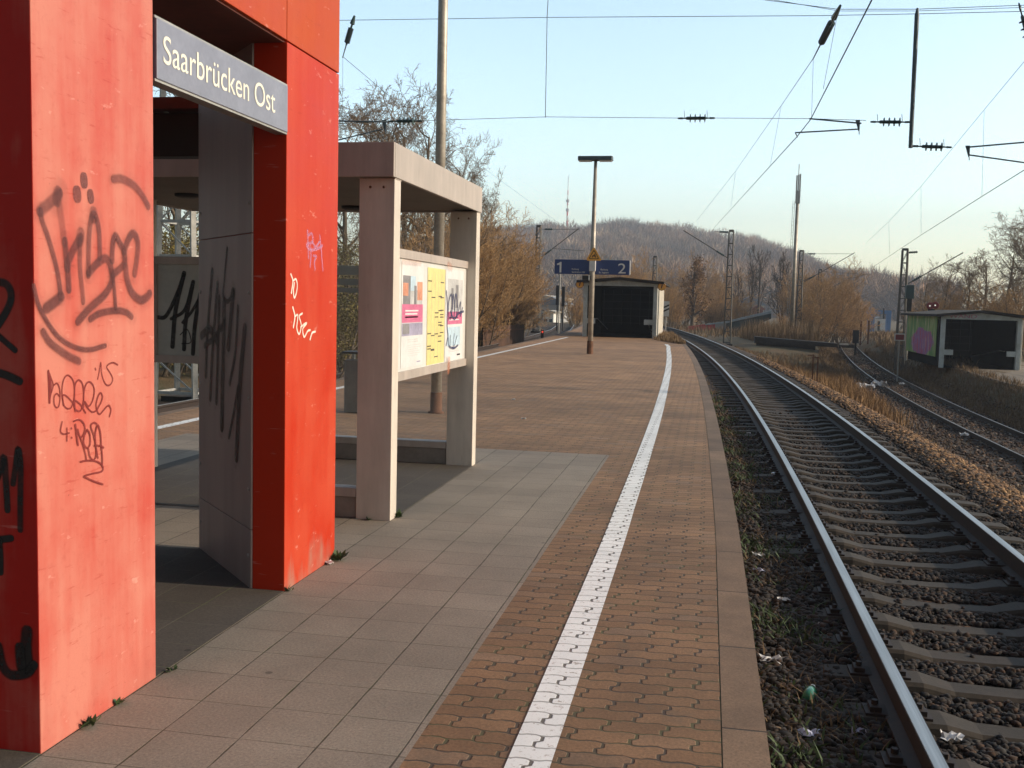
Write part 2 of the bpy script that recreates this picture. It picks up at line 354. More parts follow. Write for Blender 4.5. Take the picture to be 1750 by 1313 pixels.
j = b.mr(b.M('MULTIPLY', b.M('MINIMUM', v, b.M('SUBTRACT', 1., v)), .955), .003, .008, 1, 0); fi = b.noise(80, 5, .9); me_ = b.noise(2.2, 6, .65)
c = b.mix(b.white(b.vec(vi, 2., 1.)), (.145, .093, .058), (.20, .13, .080)); k = b.M('MULTIPLY', b.mr(fi, .3, .7, .55, 1.45), b.mr(me_, .3, .7, .7, 1.25))
c = b.mix(1, c, b.vec(k, k, k), 'MULTIPLY'); b.col(b.mix(j, c, (.03, .026, .02))); b.bump(b.M('ADD', fi, b.M('MULTIPLY', j, -2.)), .35, .004); M['kerb'] = b.m
# ground: attribute Col = (ballast, grass, bright slope)
b = NB('trackside_ground', .95); a = b.n('SeparateColor'); b.put(a.inputs[0], b.attr('Col')['Color'])
vo = b.n('TexVoronoi'); vo.inputs['Scale'].default_value = 17; b.put(vo.inputs['Vector'], b.pos); vc = b.n('SeparateColor'); b.put(vc.inputs[0], vo.outputs['Color'])
st = b.mix(vc.outputs[0], (.022, .015, .011), (.07, .046, .032)); st = b.mix(b.mr(vc.outputs[1], .8, 1, 0, .7), st, (.15, .075, .04))
dd = b.mr(vo.outputs['Distance'], .35, .75, 1., .35); st = b.mix(1, st, b.vec(dd, dd, dd), 'MULTIPLY')
gr = b.mix(b.mr(b.noise(.6, 6, .7), .4, .62), (.15, .095, .045), (.075, .075, .03)); gr = b.mix(b.mr(b.noise(9, 5, .7), .5, .7), gr, (.16, .105, .055))
so_ = b.mix(b.mr(b.noise(5, 8, .85), .38, .62), (.02, .012, .008), (.13, .072, .038)); so_ = b.mix(b.mr(b.noise(.7, 6, .75), .42, .6), so_, (.035, .024, .013)); so_ = b.mix(b.mr(b.noise(2.3, 6, .8), .58, .66, 0, .8), so_, (.17, .12, .07))
c = b.mix(a.outputs[1], so_, gr); c = b.mix(a.outputs[0], c, st); b.col(c)
b.bump(b.M('ADD', b.M('MULTIPLY', vo.outputs['Distance'], -1.), b.M('MULTIPLY', b.noise(12, 5, .7), .8)), .8, .035); M['ground'] = b.m
b = NB('ballast_stone', .9); r = b.attr('Col')['Color']; f = b.noise(60, 3); k = b.mr(f, .3, .7, .75, 1.25); b.col(b.mix(1, r, b.vec(k, k, k), 'MULTIPLY')); M['stone'] = b.m
b = NB('worn_concrete_sleeper', .85); f = b.noise(45, 4, .7); g = b.noise(3, 5, .65); k = b.M('MULTIPLY', b.mr(f, .3, .7, .75, 1.25), b.mr(g, .3, .7, .7, 1.25))
c = b.mix(1, (.046, .036, .026), b.vec(k, k, k), 'MULTIPLY'); c = b.mix(b.mr(b.noise(7, 4), .52, .68, 0, .7), c, (.055, .04, .03)); b.col(c); b.bump(f, .3, .004); M['sleeper'] = b.m
b = NB('rusty_rail', .7, .1); f = b.noise(20, 4); b.col(b.mix(f, (.016, .013, .013), (.055, .032, .022))); M['rail'] = b.m
b = NB('polished_rail', .42, .8); f = b.noise(1, 4, .6, b.scale(b.pos, (60, 1.2, 1))); k = b.mr(f, .3, .7, .30, .46); b.col(b.mix(1., b.vec(k, k, k), (1., .97, .92), 'MULTIPLY')); M['railtop'] = b.m
b = NB('dull_rail', .5, .6); f = b.noise(8, 4); b.col(b.mix(f, (.10, .08, .06), (.24, .20, .16))); M['railtop2'] = b.m

# ------------------------------------------------------------------ the lie of the land
def xr(y):                              # right platform edge
    t = np.maximum(np.asarray(y, float) - 7, 0); t2 = np.minimum(t, 55)
    return .2746 + (-1.02e-6*t2**3 - 6.167e-4*t2**2 - 8.2e-3*t2) - np.maximum(t-55, 0)*.085
def xl(y):                              # left platform edge
    y = np.asarray(y, float); return np.interp(y, [-5, 30, 47, 61, 77, 100], [-7.22, -7.25, -7.55, -8.25, -9.5, -12.2])
def c1(y):                              # centre of the near track
    t = np.maximum(np.asarray(y, float) - 7, 0); t2 = np.minimum(t, 88)
    return 1.8285 + 2.256e-6*t2**3 - .00101577*t2**2 + .0045*t2 - np.maximum(t-88, 0)*.13
def c2(y):
    y = np.asarray(y, float); u = np.clip(y, 33, 110)
    v = -5.22965e-06*u**3 + 1.77626e-03*u**2 - 9.28386e-02*u + 9.9681
    return np.where(y < 33, 8.65 + (33-y)*.002, v) + np.maximum(y-110, 0)*.12
def c3(y): return xl(y) - 1.62
def sst(a, b_, x):
    t = np.clip((x-a)/(b_-a), 0, 1); return t*t*(3-2*t)
rng = np.random.default_rng(5)
def ground_z(x, y):
    x = np.asarray(x, float); y = np.asarray(y, float)
    d1 = x - c1(y); d2 = x - c2(y); d3 = x - c3(y)
    right = -.59 - 1.53*sst(1.45, 5.2, d1)
    mound = -.75 + .9*0
    fy = sst(58, 70, y)
    mm = np.where((d1 > 2.2) & (d2 < -2.0), 1., 0.)*sst(2.2, 4, d1)*sst(-1.9, -3.2, d2)
    z = right*(1-mm*fy) + (mm*fy)*(-.85)
    # second platform's side
    z = np.where(d2 > 1.6, np.maximum(z, -2.12 + .95*sst(1.8, 3.2, d2)), z)
    z = np.where(d1 < 1.5, -.605, z)
    z = np.where(np.abs(d1) < .68, -.622, z)
    z = np.where((d1 < -.86) & (d1 > -1.8), -.588, z)
    # left of the left track rises gently
    z = np.where(d3 < -2.2, -.60 + .35*sst(-2.2, -7, d3), z)
    far = sst(105, 170, y); z = z*(1-far) + far*(-1.9)
    return z
xs = np.unique(np.concatenate([-np.geomspace(40, 1600, 12), np.arange(-40, -14, 2.), np.arange(-14, -6.5, .5), np.arange(-6.5, .5, 1.), np.arange(.5, 14, .25), np.arange(14, 40, 1.5), np.geomspace(40, 1600, 12)]))
ys = np.unique(np.concatenate([-np.geomspace(14, 300, 6), np.arange(-12, 40, .6), np.arange(40, 130, 1.5), np.geomspace(130, 1600, 16)]))
X, Y = np.meshgrid(xs, ys); Z = ground_z(X, Y); near = (np.abs(X) < 40) & (Y < 130)
Z = Z + np.where(near & (Y > -12), rng.normal(0, .010, Z.shape), 0)
nx, ny = len(xs), len(ys); idx = np.arange(nx*ny).reshape(ny, nx)
Q = np.stack([idx[:-1, :-1], idx[:-1, 1:], idx[1:, 1:], idx[1:, :-1]], -1).reshape(-1, 4)
d1 = X - c1(Y); d2 = X - c2(Y); d3 = X - c3(Y)
bal = np.maximum.reduce([sst(-2.6, -1.6, d1)*sst(1.9, 1.4, d1), sst(-1.9, -1.3, d2)*sst(1.9, 1.3, d2)*.35, sst(-2.4, -1.7, d3)*sst(2.4, 1.7, d3)])*sst(180, 110, Y)
gr = np.maximum.reduce([sst(48, 62, Y)*sst(2.2, 3.4, d1), sst(1.6, 2.6, d2), sst(-2.2, -3, d3), sst(110, 150, Y)])
np_mesh('ground', np.stack([X, Y, Z], -1).reshape(-1, 3), Q, M['ground'], attr={'Col': np.stack([bal, gr, 0*bal, 1+0*bal], -1).reshape(-1, 4)}, smooth=True)['kind'] = 'structure'

def strip(name, ya, yb, fa, fb, z, mat, step=1., drop=0.):
    yy = np.arange(ya, yb + 1e-6, step) if step < (yb-ya) else np.array([ya, yb])
    if yy[-1] < yb - 1e-6: yy = np.append(yy, yb)
    A = fa(yy) if callable(fa) else np.full(len(yy), fa); B = fb(yy) if callable(fb) else np.full(len(yy), fb)
    n = len(yy); V = [(A[i], yy[i], z) for i in range(n)] + [(B[i], yy[i], z) for i in range(n)]
    Fs = [(i, n+i, n+i+1, i+1) for i in range(n-1)]
    if drop:
        V += [(A[i], yy[i], z-drop) for i in range(n)] + [(B[i], yy[i], z-drop) for i in range(n)]
        Fs += [(n+i, 3*n+i, 3*n+i+1, n+i+1) for i in range(n-1)] + [(2*n+i, i, i+1, 2*n+i+1) for i in range(n-1)]
        Fs += [(0, 2*n, 3*n, n), (n-1, 2*n-1, 4*n-1, 3*n-1)]
    o = MB().add(V, Fs).build(name, mat); o['kind'] = 'structure'; return o
TX0, TX1, TY1 = -5.9, -.985, 10.74
kin = lambda y: xr(y) - .170
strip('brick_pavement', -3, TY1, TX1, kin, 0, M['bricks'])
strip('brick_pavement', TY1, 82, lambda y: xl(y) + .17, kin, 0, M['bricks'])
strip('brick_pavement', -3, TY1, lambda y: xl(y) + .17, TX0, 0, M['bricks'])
strip('slab_pavement', -3, TY1, TX0, TX1, 0, M['tiles'], 20)
strip('platform_kerb', -3, 82, lambda y: xr(y) - .165, xr, .0015, M['kerb'], .955, .9)
strip('platform_kerb', -3, 82, xl, lambda y: xl(y) + .17, .004, M['kerb'], 1., .9)
strip('kerb_gap_moss', -3, 60, lambda y: xr(y) - .18, lambda y: xr(y) - .158, -.0015, M['moss'], 1.)
strip('white_edge_line', 2.5, 43.2, lambda y: xr(y) - np.interp(y, [2, 8, 20, 38, 41, 43.2], [.90, .935, .94, .90, .86, .92]), lambda y: xr(y) - np.interp(y, [2, 8, 20, 38, 41, 43.2], [.745, .785, .79, .75, .71, .77]), .004, M['line'], .6)
strip('white_edge_line', 2.5, 48.5, lambda y: np.interp(y, [0, 12, 30, 48], [-6.52, -6.52, -6.58, -6.72]), lambda y: np.interp(y, [0, 12, 30, 48], [-6.37, -6.37, -6.43, -6.57]), .004, M['line'], 2.)
strip('sheltered_paving', 1.2, 5.80, -5.7, -2.217, .004, M['darktiles'], 9)
strip('sheltered_paving', 6.98, 9.60, -5.0, -2.217, .004, M['darktiles'], 9)

# ------------------------------------------------------------------ rails, sleepers, ballast
def track_pt(cf, y, off):
    dx = (cf(y+.5) - cf(y-.5)); n = np.array([1., -dx]); n /= np.linalg.norm(n); return np.array([cf(y) + off*n[0], y + off*n[1]])
def rail(label, cf, off, ya, yb, ztop, topm, step=1.2):
    prof = [(-.036, 0), (.036, 0), (.036, -.038), (.010, -.055), (.010, -.145), (.07, -.162), (.07, -.172), (-.07, -.172), (-.07, -.162), (-.010, -.145), (-.010, -.055), (-.036, -.038)]
    yy = np.arange(ya, yb, step); V = []; Fs = []; n = len(prof)
    for y in yy:
        for (a, h) in prof:
            p = track_pt(cf, y, off + a); V.append((p[0], p[1], ztop - .003 + h))
    for i in range(len(yy)-1):
        for k in range(n): Fs.append((i*n+k, (i+1)*n+k, (i+1)*n+(k+1) % n, i*n+(k+1) % n))
    Fs += [tuple(range(n)), tuple(range((len(yy)-1)*n, len(yy)*n))]
    o = MB().add(V, Fs).build('rail', M['rail']); tag(o, label, 'rail', 'running rails of the tracks')
    m = MB(); V = []; Fs = []
    for y in yy:
        for (a, h) in ((-.034, -.014), (-.030, 0), (.030, 0), (.034, -.014)):
            p = track_pt(cf, y, off + a*1.04); V.append((p[0], p[1], ztop + h*.9))
    for i in range(len(yy)-1):
        for k in range(3): Fs.append((i*4+k, i*4+k+1, (i+1)*4+k+1, (i+1)*4+k))
    m.add(V, Fs).build('running_surface', topm, o)
rail('shiny rail nearest the platform edge on the near curving track', c1, -.755, -2, 118, -.38, M['railtop'])
rail('shiny outer rail of the near curving track beside the gravel slope', c1, .755, -2, 118, -.38, M['railtop'])
rail('dull rail nearer the gravel slope on the lower side track', c2, -.755, 12, 125, -1.95, M['railtop2'], 1.5)
rail('dull rail beside the overgrown bank on the lower side track', c2, .755, 12, 125, -1.95, M['railtop2'], 1.5)
rail('rail nearest the platform on the left hand track', c3, .755, 5, 100, -.38, M['railtop'], 1.5)
rail('far rail of the left hand track below the bushes', c3, -.755, 5, 100, -.38, M['railtop'], 1.5)
def sleeper_mesh(m):
    st = [(-1.30, -.05, .11), (-1.22, -.012, .115), (-.98, 0, .12), (-.52, 0, .12), (-.34, -.042, .10), (0, -.05, .095), (.34, -.042, .10), (.52, 0, .12), (.98, 0, .12), (1.22, -.012, .115), (1.30, -.05, .11)]
    V = []; Fs = []
    for (x, z, hw) in st: V += [(x, -hw-.04, z-.16), (x, -hw, z-.02), (x, -hw+.02, z), (x, hw-.02, z), (x, hw, z-.02), (x, hw+.04, z-.16)]
    for i in range(len(st)-1):
        for k in range(5): Fs.append((i*6+k, (i+1)*6+k, (i+1)*6+k+1, i*6+k+1))
    Fs += [tuple(range(6)), tuple(range(6*len(st)-1, 6*len(st)-7, -1))]
    return m.add(V, Fs)
def plate_mesh(m, x):
    m.box(x-.17, -.075, 0, x+.17, .075, .014)
    for s in (-1, 1):
        m.box(x+s*.115-.03, -.05, .012, x+s*.115+.03, .05, .04); m.lathe((x+s*.115, 0, .03), (0, 0, 1), [(0, .018), (.035, .018)], 6)
    return m
def lay_sleepers(cf, ya, yb, zt, label, group, plates_to, step=.6):
    root = None
    y = ya; first = None; first_k = None; k2 = []
    while y < yb:
        p = track_pt(cf, y, 0); a = math.atan2(float(cf(y-.5) - cf(y+.5)), 1.)
        if first is None:
            first = thing('sleeper', label, 'sleeper', (0, 0, 0), group); WL[first.name] = np.zeros(3)
            sleeper_mesh(MB()).build('beam', M['sleeper'], first)
            k2 = [plate_mesh(MB(), s*.755).build('rail_plate', M['rail'], first) for s in (-1, 1)]
            o = first; bm_ = [c for c in kids(first) if c not in k2]
        else:
            o = copy_tree(first, ch=bm_ + (k2 if y < plates_to else []))
        o.location = (p[0], p[1], zt + rng.normal(0, .006)); o.rotation_euler.z = a + rng.normal(0, .006)
        y += step
lay_sleepers(c1, 3.2, 100, -.552, 'worn grey brown concrete sleeper under the near curving track', 'concrete sleepers of the near track', 18)
lay_sleepers(c2, 26, 62, -2.125, 'half buried brown sleeper under the lower side track', 'half buried sleepers of the side track', 0, .65)
# loose ballast stones near the viewer: nobody could count them
phi = (1+5**.5)/2
ICO = np.array([(-1,phi,0),(1,phi,0),(-1,-phi,0),(1,-phi,0),(0,-1,phi),(0,1,phi),(0,-1,-phi),(0,1,-phi),(phi,0,-1),(phi,0,1),(-phi,0,-1),(-phi,0,1)], float)/1.9
ICF = np.array([(0,11,5),(0,5,1),(0,1,7),(0,7,10),(0,10,11),(1,5,9),(5,11,4),(11,10,2),(10,7,6),(7,1,8),(3,9,4),(3,4,2),(3,2,6),(3,6,8),(3,8,9),(4,9,5),(2,4,11),(6,2,10),(8,6,7),(9,8,1)])
def stones(name, N, gen, r0, r1, cols, mat, wts=None):
    P = gen(N); N = len(P); r = rng.uniform(r0, r1, N)
    V = ICO[None]*(1 + rng.normal(0, .2, (N, 12, 1)))*np.stack([rng.uniform(.7, 1.3, N), rng.uniform(.7, 1.2, N), rng.uniform(.5, .95, N)], -1)[:, None]
    a = rng.uniform(0, 6.28, N); ca, sa = np.cos(a)[:, None], np.sin(a)[:, None]
    V = np.stack([V[..., 0]*ca - V[..., 1]*sa, V[..., 0]*sa + V[..., 1]*ca, V[..., 2]], -1)*r[:, None, None] + P[:, None]
    T = (ICF[None] + 12*np.arange(N)[:, None, None]).reshape(-1, 3)
    cc = np.array(cols)[rng.choice(len(cols), N, p=wts)]*rng.uniform(.6, 1.35, (N, 1)); cc = np.concatenate([cc, np.ones((N, 1))], 1)
    o = np_mesh(name, V.reshape(-1, 3), T, mat, attr={'Col': np.repeat(cc, 12, 0)}); o['kind'] = 'stuff'; return o
def gen1(N):
    y = 3.2 + 20*rng.beta(1, 2.2, N); d = rng.uniform(-1.56, 1.7, N); z = ground_z(c1(y)+d, y)
    t = (y - 3.2) % .6; on = (np.minimum(t, .6-t) < .145) & (d > -.95) & (d < 1.34)
    keep = ~on | (rng.random(N) < .04); z = z + np.where(np.abs(d) < .66, .012, .02)
    return np.stack([c1(y)+d, y, z], -1)[keep]
stones('ballast_stones', 40000, gen1, .015, .033, [(.02, .015, .012), (.034, .022, .015), (.055, .029, .016), (.042, .038, .034), (.014, .012, .011)], M['stone'], [.32, .3, .16, .08, .14])
def gen2(N):
    y = 8 + 40*rng.beta(1, 1.7, N); d = 1.42 + 3.3*rng.beta(1., 1.5, N); x = c1(y)+d; return np.stack([x, y, ground_z(x, y)+.015], -1)
stones('ballast_stones', 17000, gen2, .02, .048, [(.13, .07, .033), (.20, .11, .05), (.30, .18, .085), (.05, .032, .022)], M['stone'], [.34, .3, .16, .2])  # lighter orange stones: the slope's sunlight put into their colour

def gen3(N):
    y = 12 + 90*rng.beta(1, 1.5, N); d = rng.uniform(-3.2, 2.4, N); x = c2(y)+d; return np.stack([x, y, ground_z(x, y)+.01], -1)
stones('side_track_rubble', 24000, gen3, .02, .06, [(.05, .03, .02), (.09, .05, .03), (.14, .085, .05), (.03, .022, .018), (.24, .2, .16)], M['stone'], [.34, .3, .16, .15, .05])
# ------------------------------------------------------------------ graffiti and lettering
def spline(P, n=8):
    P = np.array(P, float)
    if len(P) < 3:
        t = np.linspace(0, 1, n)[:, None]; return P[0]*(1-t) + P[-1]*t
    Pe = np.vstack([2*P[0]-P[1], P, 2*P[-1]-P[-2]]); out = []
    for i in range(1, len(Pe)-2):
        for t in np.linspace(0, 1, n, endpoint=False):
            a, b_, c_, d = Pe[i-1], Pe[i], Pe[i+1], Pe[i+2]
            out.append(.5*((2*b_) + (-a+c_)*t + (2*a-5*b_+4*c_-d)*t*t + (-a+3*b_-3*c_+d)*t**3))
    out.append(Pe[-2]); return np.array(out)
def paint_mat(name, col, dens, rough=.55):
    b = NB(name, rough); a = b.attr('Col')['Color']; q = b.n('SeparateColor'); b.put(q.inputs[0], a)
    k = b.mr(b.noise(7, 6, .75), .3, .7, .62, 1.15); al = b.M('MULTIPLY', b.M('MULTIPLY', q.outputs[0], dens), k)
    b.col(col); b.put(b.b.inputs['Alpha'], al); return b.m
PM = {'plum': paint_mat('plum_spray', (.13, .035, .035), .66), 'black': paint_mat('black_spray', (.012, .008, .008), .97),
      'pen': paint_mat('dark_red_marker', (.20, .018, .016), .95), 'brown': paint_mat('brown_spray', (.055, .03, .025), .8),
      'whitepen': paint_mat('white_marker', (.85, .78, .68), .95), 'lilac': paint_mat('lilac_marker', (.62, .36, .62), .38), 'bluepen': paint_mat('dark_blue_marker', (.035, .04, .12), .85)}
def graffiti(name, parent, strokes, plane, normal, mat, soft=.4, off=.0012, label=None):
    """strokes: (points in photo pixels, width in pixels); each becomes a thin flat paint film on the plane (p0, n)"""
    V = []; Qs = []; A = []; nrm = np.array(normal, float); nrm /= np.linalg.norm(nrm); base = WL[parent.name]
    for si, st in enumerate(strokes):
        P, wpx = st[0], st[1]; dens = st[2] if len(st) > 2 else 1.
        S = spline(P); W = np.array([atp(p[0], p[1], plane, nrm) for p in S])
        scl = np.linalg.norm(atp(S[0][0]+4, S[0][1], plane, nrm) - W[0])/4; hw = wpx*scl/2
        L = np.linalg.norm(np.diff(W, axis=0), axis=1); keep = np.concatenate([[True], L > 1e-5]); W = W[keep]
        if len(W) < 2: continue
        d0 = (W[1]-W[0]); d0 /= np.linalg.norm(d0); d9 = (W[-1]-W[-2]); d9 /= np.linalg.norm(d9)
        rad = [0]*0; cap = [(-.98, .2), (-.8, .6), (-.45, .9)]
        rows = [(W[0] + d0*hw*a, r) for a, r in cap] + [(w_, 1.) for w_ in W] + [(W[-1] - d9*hw*a, r) for a, r in cap[::-1]]
        pts = np.array([r_[0] for r_ in rows]); rs = np.array([r_[1] for r_ in rows]); m = len(pts)
        T = np.gradient(pts, axis=0); T /= (np.linalg.norm(T, axis=1)[:, None] + 1e-9); N = np.cross(nrm, T)
        cs = [(-1., 0.), (-(1-soft), 1.), (0., 1.), (1-soft, 1.), (1., 0.)]
        b0 = len(V)
        for i in range(m):
            e = 1. if 0 < i < m-1 else 0.
            for (c_, al) in cs:
                V.append(pts[i] + N[i]*c_*hw*rs[i] + nrm*(off + si*.00012 + .00025*i/m) - base); A.append((al*e*dens, 0, 0, 1))
        for i in range(m-1):
            for k in range(4): Qs.append((b0+i*5+k, b0+i*5+k+1, b0+(i+1)*5+k+1, b0+(i+1)*5+k))
    o = np_mesh(name, np.array(V), np.array(Qs), mat, parent=parent, attr={'Col': np.array(A)})
    if label: o['label'] = label
    return o
def zm(x0, y0, s, L): return [([(x0 + p[0]*s, y0 + p[1]*s) for p in st[0]], st[1]*s) + tuple(st[2:]) for st in L]
def text(name, s, mat, parent, O, U, V, width=None, height=None, depth=.0015, align='LEFT'):
    cu = bpy.data.curves.new(name, 'FONT'); cu.body = s; cu.size = 1; cu.extrude = 0
    to = bpy.data.objects.new(name, cu); C.objects.link(to); bpy.context.view_layer.update()
    me = bpy.data.meshes.new_from_object(to.evaluated_get(bpy.context.evaluated_depsgraph_get())); bpy.data.objects.remove(to)
    v = np.array([q.co[:] for q in me.vertices]); lo = v.min(0); hi = v.max(0); v = v - [lo[0], 0, 0]; w_ = hi[0]-lo[0]
    sx = (width/w_) if width else None; sy = (height/.73) if height else sx; sx = sx or sy
    U = np.array(U, float); V = np.array(V, float); Nn = np.cross(U, V); O = np.array(O, float) - WL[parent.name]
    P = O + v[:, :1]*sx*U + v[:, 1:2]*sy*V + Nn*depth
    me.vertices.foreach_set('co', P.astype(np.float32).ravel()); me.update(); me.materials.clear(); me.materials.append(mat)
    o = bpy.data.objects.new(name, me); C.objects.link(o); o.parent = parent; WL[o.name] = WL[parent.name]; return o

# ------------------------------------------------------------------ red station portal
X0 = -2.215
po = thing('station_portal', 'tall red portal with graffiti covered pillars at the platform edge of the shelter', 'portal', (-3.5, 4.45, 0))
yA, yB, yC, yD = 3.03, 3.776, 5.084, 5.84      # pillar faces along the platform
def pylon(poly, mat, name='pillar'): return MB().prism(poly, 0, 2.93).build(name, mat, po, bevel=.004)
p1 = pylon([(-3.1, yA), (X0, yA), (X0, yB), (-2.40, yB), (-3.1, yA+.06)], M['red_near'])
p1['label'] = 'near pillar, faded pink red and heavily tagged'
p2 = pylon([(X0, yC), (X0, yD), (-3.11, yD+.02), (-3.11, yD), (-2.40, yC)][::1], M['red_far'])
p2['label'] = 'second pillar, bright red with a worn foot'
gw = MB()
for z0, z1 in ((.0, .3275), (.3295, 1.937), (1.939, 2.93)):
    a, c_ = np.array([-2.402, yC+.004]), np.array([-3.112, yD+.004]); n_ = np.array([-.707, -.707])*.012
    gw.prism([tuple(a), tuple(c_), tuple(c_+n_), tuple(a+n_)], z0 + .002, z1)
gwo = gw.build('cladding_panel', M['panel'], p2, bevel=.002)
for zz in (.18, .55, 1.05, 1.62, 2.1, 2.7):
    for t in (.04, .96):
        q = np.array([-2.402 + (-.71)*t - .0085, yC+.004 + .756*t - .0085, zz]); MB().lathe(q, (-.707, -.707, 0), [(0, .011), (.004, .01), (.007, .004)], 8).build('rivet', M['steel'], p2)
for mirror in ([(-5.9, yA), (-5.0, yA), (-5.0, yA+.06), (-5.7, yB), (-5.9, yB)], [(-5.9, yC), (-5.7, yC), (-5.0, yD), (-5.9, yD)]): pylon(mirror, M['red_far'])
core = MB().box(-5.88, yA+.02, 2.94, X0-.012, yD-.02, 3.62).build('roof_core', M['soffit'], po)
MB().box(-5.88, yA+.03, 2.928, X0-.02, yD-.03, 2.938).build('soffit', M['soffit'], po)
for (a, c_) in ((yA, yB-.004), (yB+.004, yC-.008), (yC-.002, yD)):
    MB().box(X0-.14, a, 2.938, X0, c_, 3.66).build('fascia_panel', M['orange'], po, bevel=.003)
for (ya_, yb_) in ((yA, yA+.12), (yD-.12, yD)): MB().box(-5.9, ya_, 2.94, X0-.142, yb_, 3.66).build('fascia_panel', M['orange'], po, bevel=.003)
PX = (X0, 0, 0); NX = (1, 0, 0)
ZA = (50, 290, .12571)
big = [([(400, 330), (300, 430), (150, 560)], 120, .8), ([(385, 330), (375, 400)], 150, .8), ([(150, 560), (165, 680), (250, 920), (335, 1210), (385, 1430), (412, 1620), (415, 1735)], 78),
       ([(420, 1735), (330, 1810), (235, 1880)], 120), ([(400, 470), (440, 750), (470, 980)], 105, .42), ([(480, 980), (505, 1260), (520, 1420), (532, 1620)], 92),
       ([(690, 930), (600, 1080), (520, 1260), (515, 1330)], 100), ([(690, 880), (680, 960)], 130, .7), ([(685, 960), (680, 1200), (690, 1430), (715, 1650), (725, 1790)], 72, .75),
       ([(798, 1430), (800, 1200), (808, 900), (830, 690), (868, 600), (915, 690), (945, 880), (952, 1100), (950, 1190)], 76, .9), ([(868, 600), (870, 640)], 130, .6),
       ([(805, 1400), (900, 1290), (1010, 1210), (1075, 1250), (1112, 1390), (1122, 1480), (1090, 1590), (1000, 1720), (810, 1890), (660, 2060)], 90),
       ([(1128, 1450), (1150, 1650), (1165, 1870)], 56), ([(825, 2030), (950, 1955), (1150, 1918), (1300, 1935), (1380, 1995)], 74),
       ([(1118, 1230), (1120, 1120), (1135, 970), (1168, 905), (1222, 1000), (1280, 1110), (1292, 1250), (1235, 1340), (1135, 1420)], 78),
       ([(1282, 1110), (1335, 960), (1400, 870), (1455, 935), (1470, 1060), (1450, 1250), (1425, 1410)], 80, .9),
       ([(1300, 1330), (1322, 1490), (1385, 1670), (1500, 1772), (1590, 1735), (1625, 1690)], 88), ([(1140, 130), (1250, 128), (1400, 205), (1520, 340), (1605, 490)], 84, .75),
       ([(55, 1590), (110, 1820), (235, 2070), (400, 2285), (600, 2410), (800, 2450), (1020, 2395)], 64, 1.1), ([(185, 2215), (265, 2340), (400, 2450), (540, 2545), (660, 2600)], 92, .95)]
graffiti('graffiti_tag', p1, zm(*ZA, big), PX, NX, PM['plum'], .42)
graffiti('overspray', p1, [(q[0], q[1]*2.3, .20*(q[2] if len(q) > 2 else 1.)) for q in zm(*ZA, big)], PX, NX, PM['plum'], .95, .0045)
dots = [([(738, 115), (742, 180)], 104), ([(642, 305), (648, 365)], 118), ([(826, 335), (832, 395)], 92)]
graffiti('graffiti_tag', p1, zm(*ZA, dots), PX, NX, PM['plum'], .12, .0016)
ZC = (60, 600, .12571)
pen = [([(815, 240), (820, 254)], 20), ([(848, 380), (870, 270), (890, 160), (900, 300), (928, 400), (960, 455), (1000, 468), (1038, 432), (1050, 370), (1012, 290), (970, 222), (1000, 178), (1060, 160), (1118, 188)], 17),
       ([(176, 275), (185, 480), (192, 700)], 30), ([(176, 275), (212, 370), (240, 470), (205, 600), (194, 690)], 20), ([(190, 330), (205, 480), (195, 620)], 34),
       ([(245, 470), (290, 440), (325, 500), (335, 620), (320, 740), (285, 770), (255, 720), (255, 620), (290, 580), (330, 620)], 17),
       ([(380, 740), (360, 560), (380, 400), (435, 330), (500, 380), (530, 480), (525, 640), (490, 760), (440, 785), (390, 740), (370, 620), (400, 600), (470, 660), (520, 720)], 17),
       ([(540, 820), (530, 640), (540, 460), (585, 395), (635, 440), (655, 550), (650, 700), (620, 800), (580, 820), (535, 780), (520, 700), (550, 680), (620, 740), (680, 840)], 18),
       ([(655, 760), (660, 560), (690, 450), (735, 420), (785, 470), (800, 560), (770, 690), (720, 750), (672, 690), (700, 760), (770, 830), (830, 810)], 17),
       ([(830, 800), (825, 720), (850, 620), (885, 570), (910, 620), (890, 700), (840, 800), (870, 860), (920, 810), (990, 740), (1025, 800), (1005, 890)], 18),
       ([(360, 965), (340, 1090), (380, 1130), (455, 1115)], 18), ([(425, 1050), (427, 1130), (425, 1220)], 18), ([(485, 1050), (489, 1055)], 18), ([(488, 1175), (492, 1181)], 18),
       ([(540, 1005), (558, 1150), (575, 1275)], 26), ([(515, 955), (590, 935), (650, 980), (670, 1060), (640, 1150), (605, 1170), (570, 1065)], 18), ([(605, 1170), (650, 1300), (680, 1420), (690, 1480)], 18),
       ([(700, 1070), (660, 1160), (655, 1260), (700, 1320), (740, 1260), (735, 1130), (700, 1070)], 18), ([(830, 990), (790, 975), (750, 1020), (790, 1150), (815, 1280), (825, 1400), (790, 1480), (740, 1440), (715, 1330)], 17),
       ([(845, 1450), (815, 1280), (810, 1120), (845, 1010), (880, 1120), (890, 1280), (905, 1440), (905, 1540)], 19), ([(800, 1285), (880, 1290), (920, 1315)], 19),
       ([(610, 1505), (700, 1490), (800, 1495), (880, 1530), (915, 1590), (890, 1640), (780, 1665), (660, 1700), (700, 1730), (800, 1775), (910, 1812)], 19)]
graffiti('graffiti_writing', p1, zm(*ZC, pen), PX, NX, PM['pen'], .25)
PY = (0, yA, 0); NY = (0, -1, 0)
blk = zm(0, 440, .1829, [([(-150, 250), (20, 235), (90, 290), (105, 390), (60, 510), (-20, 640)], 80), ([(-60, 690), (30, 770), (140, 865)], 62), ([(-90, 1060), (60, 1100), (180, 1155)], 84)])
